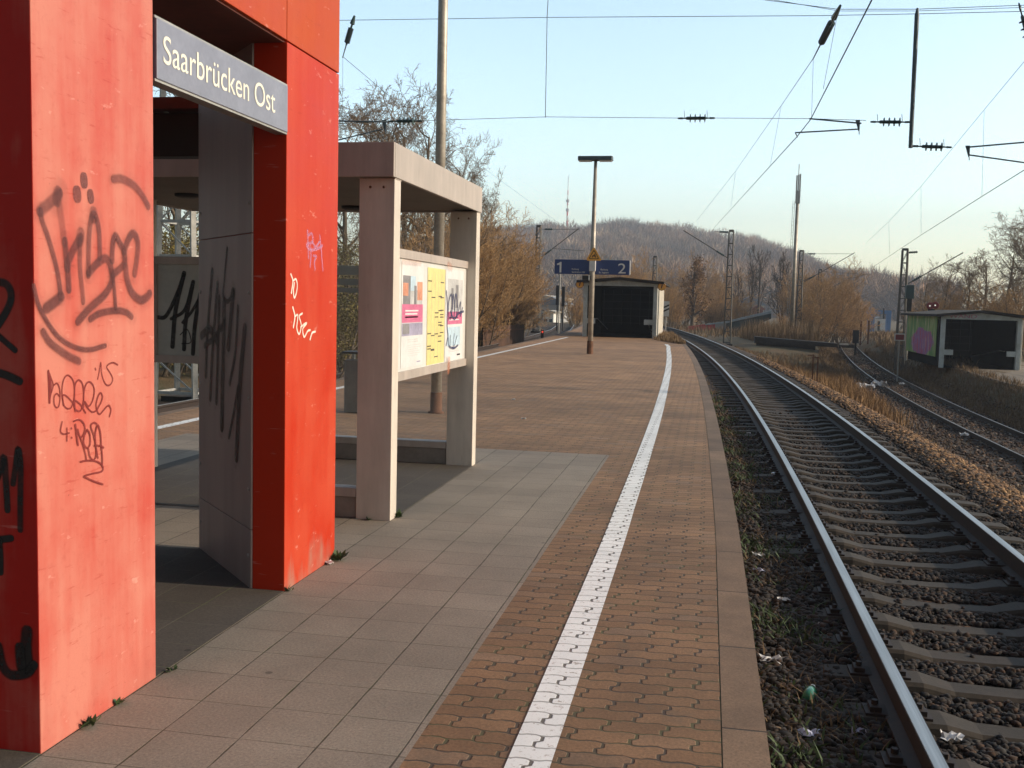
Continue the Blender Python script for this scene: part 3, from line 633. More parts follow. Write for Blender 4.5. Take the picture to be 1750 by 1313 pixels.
blk += zm(0, 740, .1829, [([(-40, 470), (10, 330), (40, 230), (58, 450), (72, 715)], 72), ([(125, 470), (150, 300), (172, 150), (195, 300), (192, 600), (192, 900)], 66), ([(-60, 1005), (100, 985)], 74), ([(0, 1010), (8, 1150), (10, 1300)], 64)])
blk += zm(0, 1040, .1219, [([(380, 330), (370, 560), (400, 840)], 190), ([(280, 560), (300, 800)], 170), ([(-20, 540), (40, 800), (160, 930), (380, 905), (470, 800)], 150)])
for k_ in (blk[:3], blk[3:5], blk[5:7], blk[7:]): graffiti('graffiti_tag', p1, k_, PY, NY, PM['black'], .35)
wp = zm(475, 380, .1676, [([(130, 530), (150, 600), (135, 720)], 11), ([(150, 600), (180, 580), (195, 640), (185, 720), (165, 770), (155, 700), (165, 620)], 10), ([(150, 870), (170, 960), (155, 1070)], 12),
      ([(170, 960), (200, 950), (190, 1080), (215, 1140), (235, 1050), (215, 960), (245, 930)], 10), ([(230, 1070), (265, 1040), (290, 1030), (250, 1090), (265, 1170), (300, 1110), (325, 1100)], 10), ([(325, 1195), (345, 1130), (378, 1115)], 10)])
graffiti('graffiti_writing', p2, wp, PX, NX, PM['whitepen'], .3)
lp = zm(475, 380, .1676, [([(300, 90), (305, 220), (310, 360)], 16), ([(310, 130), (345, 120), (350, 200), (290, 230), (330, 280), (400, 270), (450, 240)], 16), ([(425, 140), (440, 300), (455, 490)], 13), ([(360, 340), (390, 350), (370, 400), (375, 480)], 13), ([(330, 250), (335, 330), (325, 450)], 13), ([(350, 200), (380, 250), (420, 200)], 14)])
graffiti('graffiti_writing', p2, lp, PX, NX, PM['lilac'], .4)
PG = (-2.402-.0085, yC+.004-.0085, 0); NG = (-.7293, -.6842, 0)
zg = lambda L: zm(250, 420, .3049, L)
gt = zg([([(370, 150), (345, 480), (335, 720)], 17), ([(400, 220), (372, 600), (360, 850)], 17), ([(410, 300), (402, 600), (395, 870)], 17), ([(438, 330), (430, 700), (425, 1010)], 24), ([(455, 20), (440, 180), (432, 280), (460, 312), (490, 262)], 10),
         ([(487, 270), (462, 560)], 24), ([(515, 350), (500, 600), (470, 770)], 14), ([(553, 470), (525, 800), (507, 1180)], 26), ([(515, 800), (490, 950), (466, 1070)], 12), ([(312, 505), (360, 470), (400, 540)], 16), ([(330, 560), (380, 520), (440, 430)], 12)])
graffiti('graffiti_tag', p2, gt, PG, NG, PM['brown'], .4, .0016)
graffiti('overspray', p2, [(q[0], q[1]*2., .22) for q in gt], PG, NG, PM['brown'], .95, .0045)
# hanging display box and beam between portal and shelter
db = thing('display_beam', 'dark boxed destination display hung under a brown beam behind the portal', 'display', (-3.9, 6.3, 2.5))
MB().box(-5.5, 6.22, 2.82, -2.75, 6.42, 2.895).build('beam', M['soffit'], db)
MB().box(-4.6, 6.26, 2.515, -3.0, 6.40, 2.80).build('box', M['black'], db, bevel=.01)
for xx in (-4.3, -3.62): MB().box(xx-.012, 6.32, 2.79, xx+.012, 6.345, 2.83).build('hanger', M['steel'], db)
for xx in (-5.4, -2.95): MB().box(xx-.04, yD-.05, 2.83, xx+.04, 6.225, 2.89).build('bracket', M['soffit'], db)
# station name sign
ns = thing('station_name_sign', 'long grey blue sign reading Saarbrücken Ost hung in the portal opening', 'sign', (X0, 4.43, 2.46))
MB().box(X0-.05, yB+.012, 2.462, X0+.010, yC-.012, 2.70).build('panel', M['namesign'], ns, bevel=.003)
MB().box(X0-.06, yB+.006, 2.452, X0+.004, yC-.006, 2.462).build('frame', M['steel'], ns)
MB().box(X0-.06, yB+.006, 2.70, X0+.004, yC-.006, 2.71).build('frame', M['steel'], ns)
ta = atx(279, 103, X0+.011); tb = atx(470, 187, X0+.011)
text('lettering', 'Saarbrücken Ost', M['cream'], ns, (X0+.0105, ta[1], 2.533), (0, 1, 0), (0, 0, 1), width=tb[1]-ta[1], height=.118)

# ------------------------------------------------------------------ grey shelter
sh = thing('passenger_shelter', 'grey metal passenger shelter with flat roof standing behind the red portal', 'shelter', (-3.9, 8.28, 0))
SX0, SX1, SY0, SY1 = -5.27, -2.2, 6.88, 9.69
ro = MB().box(SX0+.03, SY0+.03, 2.50, SX1-.03, SY1-.03, 2.68).build('roof', M['roof'], sh)
for nm, bx in (('fascia', (SX0, SY0, 2.46, SX1, SY0+.03, 2.70)), ('fascia', (SX0, SY1-.03, 2.46, SX1, SY1, 2.70)), ('fascia', (SX1-.03, SY0+.031, 2.4602, SX1+.002, SY1-.031, 2.7002)), ('fascia', (SX0-.002, SY0+.031, 2.4602, SX0+.03, SY1-.031, 2.7002))):
    MB().box(*bx).build(nm, M['shelter'], ro, bevel=.003)
MB().box(SX0+.035, SY0+.035, 2.478, SX1-.035, SY1-.035, 2.498).build('ceiling', M['ceil'], sh)
for q in (atz(320, 332, 2.478), atz(603, 353, 2.478)):
    MB().lathe((q[0], q[1], 2.445), (0, 0, 1), [(0, .07), (.012, .105), (.034, .11)], 20).build('ceiling_lamp', M['dark'], sh, True)
for (px_, py_, mm) in ((-2.474, 6.945, 'post'), (-2.474, 9.53, 'post'), (-5.245, 6.945, 'post'), (-5.245, 8.40, 'post')):
    o = MB().box(px_, py_, 0, px_+.262, py_+.145, 2.462).build('post', M[mm], sh, bevel=.004)
    for k in (-1, 1): MB().lathe((px_+.131+k*.05, py_+.001, 2.395), (0, -1, 0), [(0, .011), (.004, .009), (.006, .004)], 8).build('bolt', M['rust'], o)
    MB().box(px_-.004, py_-.004, 2.40+.052, px_+.266, py_+.149, 2.459).build('post_collar', M['shelter'], o)
for (x_, y_) in ((-3.25, 6.965), (-4.3, 9.55)):
    MB().box(x_, y_, .004, -2.478, y_+.09, .158).build('plinth', M['plinth'], sh, bevel=.003)
    MB().box(x_, y_-.015, .160, -2.478, y_+.105, .225).build('plinth_cap', M['shelter'], sh, bevel=.003)
gp = MB().box(-3.75, 9.588, .235, -2.48, 9.598, 2.40).build('glass_pane', M['glass'], sh)
gz1 = [at(590, q, 9.58)[2] for q in (454, 470, 477, 487, 492, 500)]
for a, c_ in ((gz1[1], gz1[0]), (gz1[3], gz1[2]), (gz1[5], gz1[4])):
    MB().box(-3.74, 9.583, a, -2.49, 9.586, c_).build('frosted_band', M['frost'], gp)
MB().box(-3.79, 9.56, .226, -3.752, 9.63, 2.46).build('mullion', M['shelter'], sh)
# display cases
def case(label, axis, a0, a1, z0, z1, plane, matb):
    """axis 'x': face looks to +x and runs along y; axis 'y': face looks to -y and runs along x"""
    c = thing('display_case', label, 'notice board', (plane, (a0+a1)/2, z0) if axis == 'x' else ((a0+a1)/2, plane, z0))
    def bx(p0, p1, q0, q1, r0, r1, nm, m, par=None):     # along, depth (towards viewer), z
        if axis == 'x': mb = MB().box(plane+q0, p0, r0, plane+q1, p1, r1)
        else: mb = MB().box(p0, plane-q1, r0, p1, plane-q0, r1)
        return mb.build(nm, m, par or c, bevel=.002 if q1-q0 > .01 else 0)
    bx(a0+.05, a1-.05, -.08, -.006, z0+.05, z1-.05, 'back_panel', matb)
    bx(a0, a1, -.09, .012, z0, z0+.068, 'frame', M['shelter']); bx(a0, a1, -.09, .012, z1-.068, z1, 'frame', M['shelter'])
    bx(a0, a0+.05, -.089, .011, z0+.069, z1-.069, 'frame', M['shelter']); bx(a1-.05, a1, -.089, .011, z0+.069, z1-.069, 'frame', M['shelter'])
    return c, bx
c1_, bx1 = case('cream framed notice case with yellow timetable and two posters facing the track', 'x', 7.092, 9.575, .985, 1.985, -2.30, M['back'])
cols = {'white': M['paper'], 'pink': plain('magenta_print', (.56, .14, .26), .5, var=.15, sc=6, bump=0), 'yellow': plain('yellow_paper', (.70, .61, .25), .5, var=.1, sc=5, bump=0),
        'ink': plain('grey_print', (.22, .21, .22), .5, var=.3, sc=9, bump=0), 'txt': plain('dark_print', (.06, .05, .05), .5, bump=0), 'lil': plain('lilac_print', (.34, .32, .44), .5, var=.3, sc=8, bump=0),
        'sky': plain('pale_blue_print', (.48, .62, .72), .5, var=.2, sc=6, bump=0), 'flesh': plain('salmon_print', (.62, .27, .17), .5, var=.3, sc=8, bump=0), 'grey': plain('pale_grey_print', (.5, .5, .5), .5, var=.2, sc=8, bump=0)}
def poster(corn, els, nm='poster'):
    y0 = atx(*corn[0], -2.3)[1]; y1 = atx(*corn[1], -2.3)[1]; zt = atx(*corn[0], -2.3)[2]; zb = atx(*corn[2], -2.3)[2]
    base = bx1(y0, y1, -.005, -.003, zb, zt, nm, cols[els[0]])
    for i, (cn, u0, v0, u1, v1) in enumerate(els[1:]):
        W_, H_ = y1-y0, zt-zb; k = .0012*(i % 3)
        o = bx1(y0+u0*W_, y0+u1*W_, -.0026+k*.5, -.0022+k*.5, zt-v1*H_, zt-v0*H_, 'print_block', cols[cn], base)
R1 = random.Random(3)
def txt(u0, u1, vs, h, cn, ragged=.25): return [(cn, u0, v, u1 - R1.random()*ragged*(u1-u0), v+h) for v in vs]
poster([(688, 446), (725, 454), (722, 623)], ['white', ('ink', .05, .13, .38, .40), ('sky', .38, .13, .62, .27), ('flesh', .05, .2, .28, .32), ('grey', .38, .26, .95, .40), ('flesh', .70, .18, .95, .36), ('ink', .55, .22, .66, .40), ('pink', .02, .40, .98, .575), ('lil', .02, .58, .98, .70), ('ink', .05, .585, .35, .68), ('white', .25, .69, .98, .72)]
       + txt(.16, .8, (.455, .485, .515), .014, 'white') + txt(.28, .85, (.735, .755), .008, 'grey') + txt(.3, .9, (.79, .81, .83, .85, .87, .89), .004, 'grey') + [('lil', .72, .955, .9, .968)])
yl = []
for i in range(26):
    u = R1.choice((.02, .22, .42, .62, .72)); v = .1 + .85*R1.random(); yl.append(('txt', u, v, u+.2, v+.011))
poster([(732, 457), (762, 461), (758, 619)], ['yellow'] + yl + [('grey', .03+.19*j, .05, .031+.19*j+.004, .96) for j in range(6)], 'timetable')
poster([(763, 460), (793, 464), (790, 612)], ['white', ('grey', .12, .1, .95, .44), ('ink', .3, .2, .42, .43), ('ink', .55, .16, .7, .42), ('pink', .1, .46, .95, .60), ('sky', .12, .63, .85, .84), ('txt', .68, .94, .86, .958)] + txt(.2, .85, (.52, .545), .012, 'white') + txt(.2, .85, (.88, .9), .006, 'grey'))
sc_ = zm(680, 430, .16, [([(520, 430), (530, 600), (525, 780), (535, 900)], 9), ([(545, 720), (540, 560), (570, 460), (580, 620), (560, 720)], 8), ([(575, 640), (590, 460), (610, 640)], 8), ([(600, 700), (615, 460), (635, 560), (625, 700)], 8), ([(640, 660), (670, 540), (665, 690), (690, 600)], 6), ([(560, 640), (600, 720), (650, 660), (700, 640)], 8),
     ([(515, 1000), (535, 920), (545, 1010), (600, 1030), (640, 1000)], 7), ([(560, 900), (555, 1030)], 5), ([(600, 880), (590, 1040), (630, 900)], 5)])
graffiti('graffiti_writing', c1_, sc_, (-2.2995, 0, 0), NX, PM['bluepen'], .3)
rs = zm(680, 430, .16, [([(545, 1180), (540, 1250)], 34, .6), ([(540, 145), (570, 175)], 26, .35), ([(50, 110), (240, 130)], 22, .25)])
PM['smear'] = paint_mat('orange_smear', (.6, .2, .1), .8)
for k_ in rs: graffiti('paint_smear', c1_, [k_], (-2.287, 0, 0), NX, PM['smear'], .5)
c2_, bx2 = case('dark framed notice case with black tag seen through the portal', 'y', -4.98, -3.72, .982, 1.944, 8.45, plain('dull_white_panel', (.42, .44, .40), .5, var=.12, bump=0))
ht = zg([([(212, 155), (165, 360), (147, 565)], 28), ([(65, 402), (110, 395), (165, 290), (212, 165)], 24), ([(263, 205), (222, 420), (212, 580)], 26), ([(140, 410), (215, 360), (258, 220)], 20), ([(310, 230), (275, 430), (262, 605)], 26), ([(205, 430), (255, 370), (300, 290)], 18), ([(190, 500), (230, 470), (250, 540), (200, 550)], 6)])
graffiti('graffiti_tag', c2_, ht, (0, 8.45+.005, 0), NY, PM['black'], .25)

# ------------------------------------------------------------------ poles and signs on the platform
tp = at(757, 0, 13.96)
p = thing('steel_mast', 'tall bare steel mast rising out of frame behind the grey shelter', 'pole', (-3.787, 13.97, 0))
MB().tube([(-3.787, 13.97, 0), (-3.787, 13.97, 9.5)], [.078, .062], 16, True).build('shaft', M['pole'], p, True)
MB().lathe((-3.787, 13.97, 0), (0, 0, 1), [(0, .115), (.02, .115), (.03, .086), (.29, .084), (.30, .08)], 16).build('collar', M['rust'], p, True)
Yl = 32.8; lb = at(1008, 604, Yl)
p = thing('platform_lamp', 'slim platform lamp post with flat T shaped head and warning triangle', 'lamp', (lb[0], Yl, 0)); lx = lb[0]
MB().tube([(lx, Yl, 0), (lx, Yl, 3.0), (lx+.005, Yl, 6.22)], [.088, .085, .05], 12).build('pole', M['pole'], p, True)
MB().tube([(lx, Yl, 0), (lx, Yl, .42)], [.105, .10], 12).build('pole_sleeve', M['rust'], p)
hd = MB().prism([(lx-.53, Yl-.16), (lx+.53, Yl-.16), (lx+.56, Yl-.1), (lx+.56, Yl+.1), (lx+.53, Yl+.16), (lx-.53, Yl+.16), (lx-.56, Yl+.1), (lx-.56, Yl-.1)], 6.20, 6.33).build('lamp_head', M['iron'], p, bevel=.01)
for s in (-1, 1): MB().box(lx+s*.33-.2, Yl-.12, 6.175, lx+s*.33+.2, Yl+.12, 6.2005).build('diffuser', M['white'], hd)
bs = thing('platform_number_sign', 'wide blue platform sign with white numbers 1 and 2 on the lamp post', 'sign', (lx, Yl, 2.6))
z0, z1 = at(1011, 469, Yl)[2], at(1011, 444, Yl)[2]; xa, xb = at(947, 456, Yl)[0], at(1075, 458, Yl)[0]
MB().box(xa, Yl+.10, z0, xb, Yl+.22, z1).build('panel', M['signblue'], bs, bevel=.008)
MB().box(xb+.002, Yl+.11, z0, xb+.03, Yl+.21, z1).build('end_cap', M['white'], bs)
MB().box(lx-.09, Yl-.10, z0+.10, lx+.10, Yl+.099, z1-.02).build('clamp', M['paper'], bs)
yf = Yl+.0985; ux, uz = (1, 0, 0), (0, 0, 1); hh = z1-z0
xo_, zo_ = xa+.06, z0+.10*hh; MB().extr([(xo_+.105, yf-.0015, zo_), (xo_+.165, yf-.0015, zo_), (xo_+.165, yf-.0015, zo_+.72*hh), (xo_+.12, yf-.0015, zo_+.72*hh), (xo_+.09, yf-.0015, zo_+.66*hh), (xo_+.02, yf-.0015, zo_+.60*hh), (xo_+.02, yf-.0015, zo_+.50*hh), (xo_+.105, yf-.0015, zo_+.53*hh)], (0, .001, 0)).build('numeral', M['white'], bs); text('numeral', '2', M['white'], bs, (xb-.36, yf, z0+.10*hh), ux, uz, width=.25, height=.72*hh)
text('lettering', 'Richtung', M['cream'], bs, (xa+.57, yf, z0+.29*hh), ux, uz, width=.23, height=.055); text('lettering', 'Saarbrücken Hbf', M['cream'], bs, (xa+.57, yf, z0+.09*hh), ux, uz, width=.43, height=.055)
text('lettering', 'Richtung', M['cream'], bs, (xb-.92, yf, z0+.29*hh), ux, uz, width=.23, height=.055); text('lettering', 'St. Ingbert', M['cream'], bs, (xb-.98, yf, z0+.09*hh), ux, uz, width=.33, height=.055)
ws = thing('warning_triangle', 'yellow triangular warning sign with black border on the lamp post', 'sign', (lx, Yl, 3.0))
q = [at(1015, 421, Yl-.11), at(1029, 446, Yl-.11), at(1001, 445.6, Yl-.11)]
cen = sum(q)/3
def tri(k, dy, th, nm, m):
    pts = [cen + (v-cen)*k + np.array([0, dy, 0]) for v in q]; r_ = []
    for i in range(3):
        for t in (.1, ): r_ += [pts[i]*(1-t) + pts[i-1]*t, pts[i]*(1-t) + pts[(i+1) % 3]*t]
    return MB().extr(r_, (0, th, 0)).build(nm, m, ws)
tri(1.0, 0, .012, 'plate', M['amber']); tri(.66, -.003, .002, 'border', M['black']); tri(.53, -.006, .002, 'field', M['amber'])
bo = MB()                                # small running figure pictogram
cx, cz = cen[0], cen[2]; yy = Yl-.118
bo.bar((cx-.06, yy, cz-.05), (cx+.0, yy, cz+.02), .03, (0, 1, 0), .002); bo.bar((cx+.0, yy, cz+.02), (cx+.07, yy, cz-.05), .03, (0, 1, 0), .002); bo.bar((cx-.05, yy, cz+.0), (cx+.06, yy, cz+.01), .024, (0, 1, 0), .002); bo.lathe((cx+.03, yy+.001, cz+.05), (0, -1, 0), [(0, .02), (.002, .02)], 8)
bo.build('pictogram', M['black'], ws)
sb = thing('loudspeaker_bracket', 'small dark loudspeaker with white tag on the lamp post below the blue sign', 'loudspeaker', (lx, Yl, 2.2))
q0 = at(1003, 475, Yl); MB().box(q0[0]-.14, Yl-.12, q0[2]-.06, lx-.02, Yl+.06, q0[2]+.07).build('horn', M['dark'], sb, bevel=.02)
q0 = at(1006.5, 475, Yl-.13); MB().box(q0[0]-.015, Yl-.14, q0[2]-.08, q0[0]+.02, Yl-.121, q0[2]+.09).build('tag', M['white'], sb)
# litter bin behind the shelter
bn = thing('litter_bin', 'grey metal litter bin with dark lid on a post behind the shelter', 'bin', (-4.93, 13.6, 0))
qa = at(594, 600, 13.6); qb = at(609, 703, 13.6)
MB().box(qa[0], 13.45, qb[2]+.0, qa[0]+.34, 13.75, qa[2]-.12, .03).build('body', plain('bin_grey', (.15, .145, .13), .6, .2), bn)
MB().box(qa[0]-.03, 13.42, qa[2]-.03, qa[0]+.37, 13.78, qa[2], .04).build('lid', M['dark'], bn)
MB().box(qa[0]+.02, 13.72, qb[2], qa[0]+.06, 13.76, qa[2]-.03).build('post', M['steel'], bn); MB().box(qa[0]+.26, 13.72, qa[2]-.13, qa[0]+.30, 13.76, qa[2]-.02).build('post', M['steel'], bn)

# ------------------------------------------------------------------ stairway houses
def stair_house(name, label, ox, oy, oz, Wd, Dp, Hh, rise, graff, parts_extra=True, open_left=False):
    h = thing(name, label, 'stairway house', (ox, oy, oz)); x0, x1 = ox, ox+Wd; y0, y1 = oy, oy+Dp
    t = .20; zb, ze = oz, oz+Hh; xm = (x0+x1)/2; L_ = .12
    MB().box(x0, y0, zb, x0+t, y0+.22, ze).build('post', M['house'], h, bevel=.01); MB().box(x1-t, y0, zb, x1, y0+.22, ze).build('post', M['house'], h, bevel=.01)
    MB().extr([(x0, y0, ze), (x1, y0, ze), (x1, y0, ze+L_), (xm, y0, ze+L_+rise), (x0, y0, ze+L_)], (0, .2, 0)).build('lintel', M['house'], h)
    MB().extr([(x0-.32, y0-.35, ze+L_), (xm, y0-.35, ze+L_+rise+.02), (x1+.32, y0-.35, ze+L_), (x1+.32, y0-.35, ze+L_+.12), (xm, y0-.35, ze+L_+.14+rise), (x0-.32, y0-.35, ze+L_+.12)], (0, Dp+.7, 0)).build('roof', M['roof'], h)
    MB().box(x1-.14, y0+.225, zb+.0, x1-.01, y1, ze+L_).build('side_wall', M['housew'], h)
    lw = MB().box(x0+.01, y0+(1.1 if open_left else .225), zb+(.5 if open_left else 0), x0+.14, y1, ze+L_).build('side_wall', graff or M['house'], h)
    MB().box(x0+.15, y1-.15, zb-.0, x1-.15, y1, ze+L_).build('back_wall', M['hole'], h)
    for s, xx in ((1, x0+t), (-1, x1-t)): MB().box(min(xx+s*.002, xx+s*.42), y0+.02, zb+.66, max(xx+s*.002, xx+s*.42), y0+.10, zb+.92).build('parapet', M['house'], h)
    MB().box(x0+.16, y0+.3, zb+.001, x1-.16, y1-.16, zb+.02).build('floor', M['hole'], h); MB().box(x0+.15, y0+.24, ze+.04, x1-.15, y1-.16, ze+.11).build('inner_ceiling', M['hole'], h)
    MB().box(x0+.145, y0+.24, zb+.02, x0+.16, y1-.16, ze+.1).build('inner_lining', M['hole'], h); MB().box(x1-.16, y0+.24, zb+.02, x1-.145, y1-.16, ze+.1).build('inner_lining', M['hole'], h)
    for k in range(7): MB().box(x0+.3+k*(Wd-.6)/6-.012, y1-.20, zb+.5, x0+.3+k*(Wd-.6)/6+.012, y1-.17, ze-.1).build('window_bar', M['dark'], h)
    for k in range(5): MB().box(x0+.2, y1-.21, zb+.6+k*.4, x1-.2, y1-.19, zb+.62+k*.4).build('window_bar', M['dark'], h)
    for xx in (x0+.6, x1-.6): MB().tube([(xx, y0+.5, zb+.9), (xx, y0+1.2, zb+.9), (xx, y1-.8, zb+.25)], .022, 8).build('handrail', M['steel'], h)
    MB().tube([(x1+.06, y0+.12, zb+.02), (x1+.06, y0+.12, ze+.05)], .035, 8).build('rain_pipe', M['steel'], h)
    return h, lw
ha = atz(995, 575); hb = atz(1119, 579)
h1, _ = stair_house('stairway_house', 'grey framed stairway house with dark opening at the end of the near platform', at(995, 575, 50.4)[0], 50.4, 0, 3.66, 7.5, 2.55, .17, None)
b = NB('spray_covered_wall', .7); f = b.noise(.9, 4); g = b.noise(2.6, 3, .6, b.scale(b.pos, (1, 1, .6))); x, y, z = b.xyz()
sv = b.noise(1, 4, .6, b.scale(b.pos, (1, 3.2, .7))); yy_ = b.M('DIVIDE', b.M('SUBTRACT', y, 58.6), 3.1); zz_ = b.M('DIVIDE', b.M('SUBTRACT', z, .0), .78); dd_ = b.M('ADD', b.M('SQRT', b.M('ADD', b.M('MULTIPLY', yy_, yy_), b.M('MULTIPLY', zz_, zz_))), b.mr(f, .3, .7, -.25, .25))
c = b.mix(b.mr(sv, .42, .58), (.10, .24, .045), (.30, .36, .10)); c = b.mix(b.mr(sv, .60, .66, 0, .8), c, (.55, .5, .36)); pk_ = b.mix(b.mr(g, .42, .52), (.42, .06, .16), (.30, .10, .30)); pk_ = b.mix(b.mr(sv, .58, .62, 0, .8), pk_, (.55, .30, .30)); c = b.mix(b.mr(dd_, .92, 1.0, 1, 0), c, pk_)
b.col(c); M['sprayed'] = b.m
H2Y = 54.; hl = at(1605, 628, H2Y); hr = at(1742, 632, H2Y)
h2, lw2 = stair_house('stairway_house', 'abandoned stairway house with colourful sprayed side wall across the tracks', hl[0], H2Y, hl[2]-.02, hr[0]-hl[0], 9, 2.45, .22, M['sprayed'], open_left=True)
MB().box(hl[0]+.012, H2Y+.4, hl[2]+.1, hl[0]+.13, H2Y+1.0, hl[2]+2.4).build('side_door', M['hole'], h2)
text('graffiti_writing', 'WAND', plain('pink_spray', (.42, .12, .24), .6, bump=0), h2, (at(1655, 537, H2Y)[0]-.9, H2Y-.003, at(1640, 541, H2Y)[2]-.08), ux, uz, width=1.3, height=.2)
# orange discs on the first house
for (px_, py_, lab) in ((991, 486, 'left'), (1131, 490, 'right')):
    c_ = at(px_, py_, 50.25); d = thing('orange_disc', 'round orange disc sign at the %s eave of the near stairway house' % lab, 'sign', tuple(c_), 'orange discs on the stairway house')
    MB().lathe(c_, (0, -1, 0), [(0, .19), (.03, .205), (.05, .2)], 24).build('disc', M['amber'], d); m = MB(); m.lathe(c_ + np.array([0, -.051, 0]), (0, -1, 0), [(0, .2), (.002, .2)], 24).build('rim', M['rust'], d)
    MB().lathe(c_ + np.array([0, -.054, 0]), (0, -1, 0), [(0, .175), (.002, .175)], 24).build('face', M['amber'], d)
    MB().bar(c_ + np.array([-.02, -.058, -.09]), c_ + np.array([.03, -.058, .10]), .045, (0, 1, 0), .003).build('mark', M['black'], d)
    MB().bar(c_ + np.array([0, -.0, 0]), (c_[0]*.96 + (-4.4)*.04, 50.42, c_[2]+.02), .05).build('bracket', M['dark'], d)
# striped beacon
q0 = at(1139, 515, 66); q1 = at(1139, 541, 66); w_ = at(1144, 515, 66)[0]-at(1134, 515, 66)[0]
g_ = ground_z(q0[0], 66); bc = thing('striped_beacon', 'white rectangular beacon board with black slanted stripes beyond the near stairway house', 'sign', (q0[0], 66, float(g_)))
MB().box(q0[0]-w_/2, 66, q1[2], q0[0]+w_/2, 66.03, q0[2]).build('board', M['white'], bc); MB().tube([(q0[0], 66.05, float(g_)), (q0[0], 66.05, q1[2]+.3)], .035, 8).build('post', M['steel'], bc)
for k in (.36, .6): zz = q0[2]*(1-k) + q1[2]*k; MB().extr([(q0[0]-w_/2, 65.997, zz-.13), (q0[0]+w_/2, 65.997, zz+.06), (q0[0]+w_/2, 65.997, zz+.17), (q0[0]-w_/2, 65.997, zz-.02)], (0, .002, 0)).build('stripe', M['black'], bc)

# ------------------------------------------------------------------ lattice masts and overhead line
def lattice(label, px_, pyt, Y, zb=None, w_=.48, mat='lattice', px_b=None, lw=.062, group='lattice masts of the overhead line'):
    T = at(px_, pyt, Y); x = T[0]; zb = float(ground_z(x, Y)) if zb is None else zb
    t = thing('lattice_mast', label, 'mast', (x, Y, zb), group); H = T[2]-zb
    wid = lambda z: w_*(.62 + .38*(1-(z-zb)/H))
    for sx in (-1, 1):
        for sy in (-1, 1):
            MB().bar((x+sx*wid(zb)/2, Y+sy*wid(zb)/2, zb), (x+sx*wid(T[2])/2, Y+sy*wid(T[2])/2, T[2]), lw).build('leg', M[mat], t)
    m = MB(); n = max(6, int(H/.66)); zz = np.linspace(zb+.2, T[2]-.05, n)
    for i in range(n-1):
        for s in (-1, 1):
            a = wid(zz[i])/2; c_ = wid(zz[i+1])/2; k = 1 if i % 2 else -1
            m.bar((x-a, Y+s*a, zz[i]), (x+a, Y+s*a, zz[i]), .06); m.bar((x+s*a, Y-a, zz[i]), (x+s*a, Y+a, zz[i]), .045)
            m.bar((x-k*a, Y+s*a, zz[i]), (x+k*c_, Y+s*c_, zz[i+1]), .026)
    m.build('bracing', M[mat], t); MB().box(x-.17, Y-.17, T[2]-.02, x+.17, Y+.17, T[2]+.12).build('cap', M[mat], t); MB().box(x-.36, Y-.36, zb-.3, x+.36, Y+.36, zb+.12).build('foundation', M['ledge'], t)
    return t
def arm(t, Y, a, b_, c_, d_, ins=True, lower=None, m='lattice'):
    """cantilever: top tie a-b, strut c-d (photo pixels at depth Y)"""
    A, B, Cc, D = (at(*q, Y) for q in (a, b_, c_, d_)); MB().tube([A, B], .018, 6).build('top_tie', M[m], t); MB().tube([Cc, D], .035, 6).build('strut', M[m], t)
    if ins:
        for (P, Qq) in ((A, B), (Cc, D)):
            d = (Qq-P); L = np.linalg.norm(d); MB().lathe(P + d*.10, d, [(0, .03), (.02, .075)] + [(.04+.06*i, .045 if i % 2 else .08) for i in range(9)] + [(.6, .03)], 10).build('insulator', M['ceram'], t)
mA = lattice('lattice mast beside the left track in front of the wooded hill', 921, 388, 75); arm(mA, 75, (924, 392), (990, 392), (925, 440), (989, 391)); MB().tube([at(945, 425, 75), at(1000, 429, 75)], .018).build('steady_arm', M['lattice'], mA)
mB = lattice('lattice mast right of the curving track beside the painted wall', 1250, 396, 72); arm(mB, 72, (1247, 397), (1222, 396), (1245, 442), (1168, 394))
mC = lattice('lattice mast just right of the tall tubular pole', 1370, 430, 92); arm(mC, 92, (1373, 434), (1458, 434), (1374, 482), (1461, 432)); MB().tube([at(1373, 480, 92), at(1390, 472, 92)], .03).build('steady_arm', M['lattice'], mC)
mD = lattice('pale lattice mast in front of the big russet thicket', 1402, 462, 118); arm(mD, 118, (1404, 464), (1490, 470), (1404, 500), (1455, 474), False); MB().tube([at(1458, 475, 118), at(1484, 468, 118)], .03).build('steady_arm', M['lattice'], mD)
mE = lattice('lattice mast standing beside the colourful sprayed house', 1547, 428, 66); arm(mE, 66, (1549, 432), (1566, 431), (1550, 486), (1646, 432))
mF = lattice('lattice mast half hidden behind the near stairway house', 1120, 440, 95)
mG = lattice('pale lattice mast glimpsed through the red portal', 316, 20, 19.4, w_=.9, mat='lattice_w', lw=.10); 
hx = 12.2; mHt = lattice('lattice mast at the right end of the cross wires beside the side track', 1990, -60, 19.4, mat='lattice_w', w_=.5)
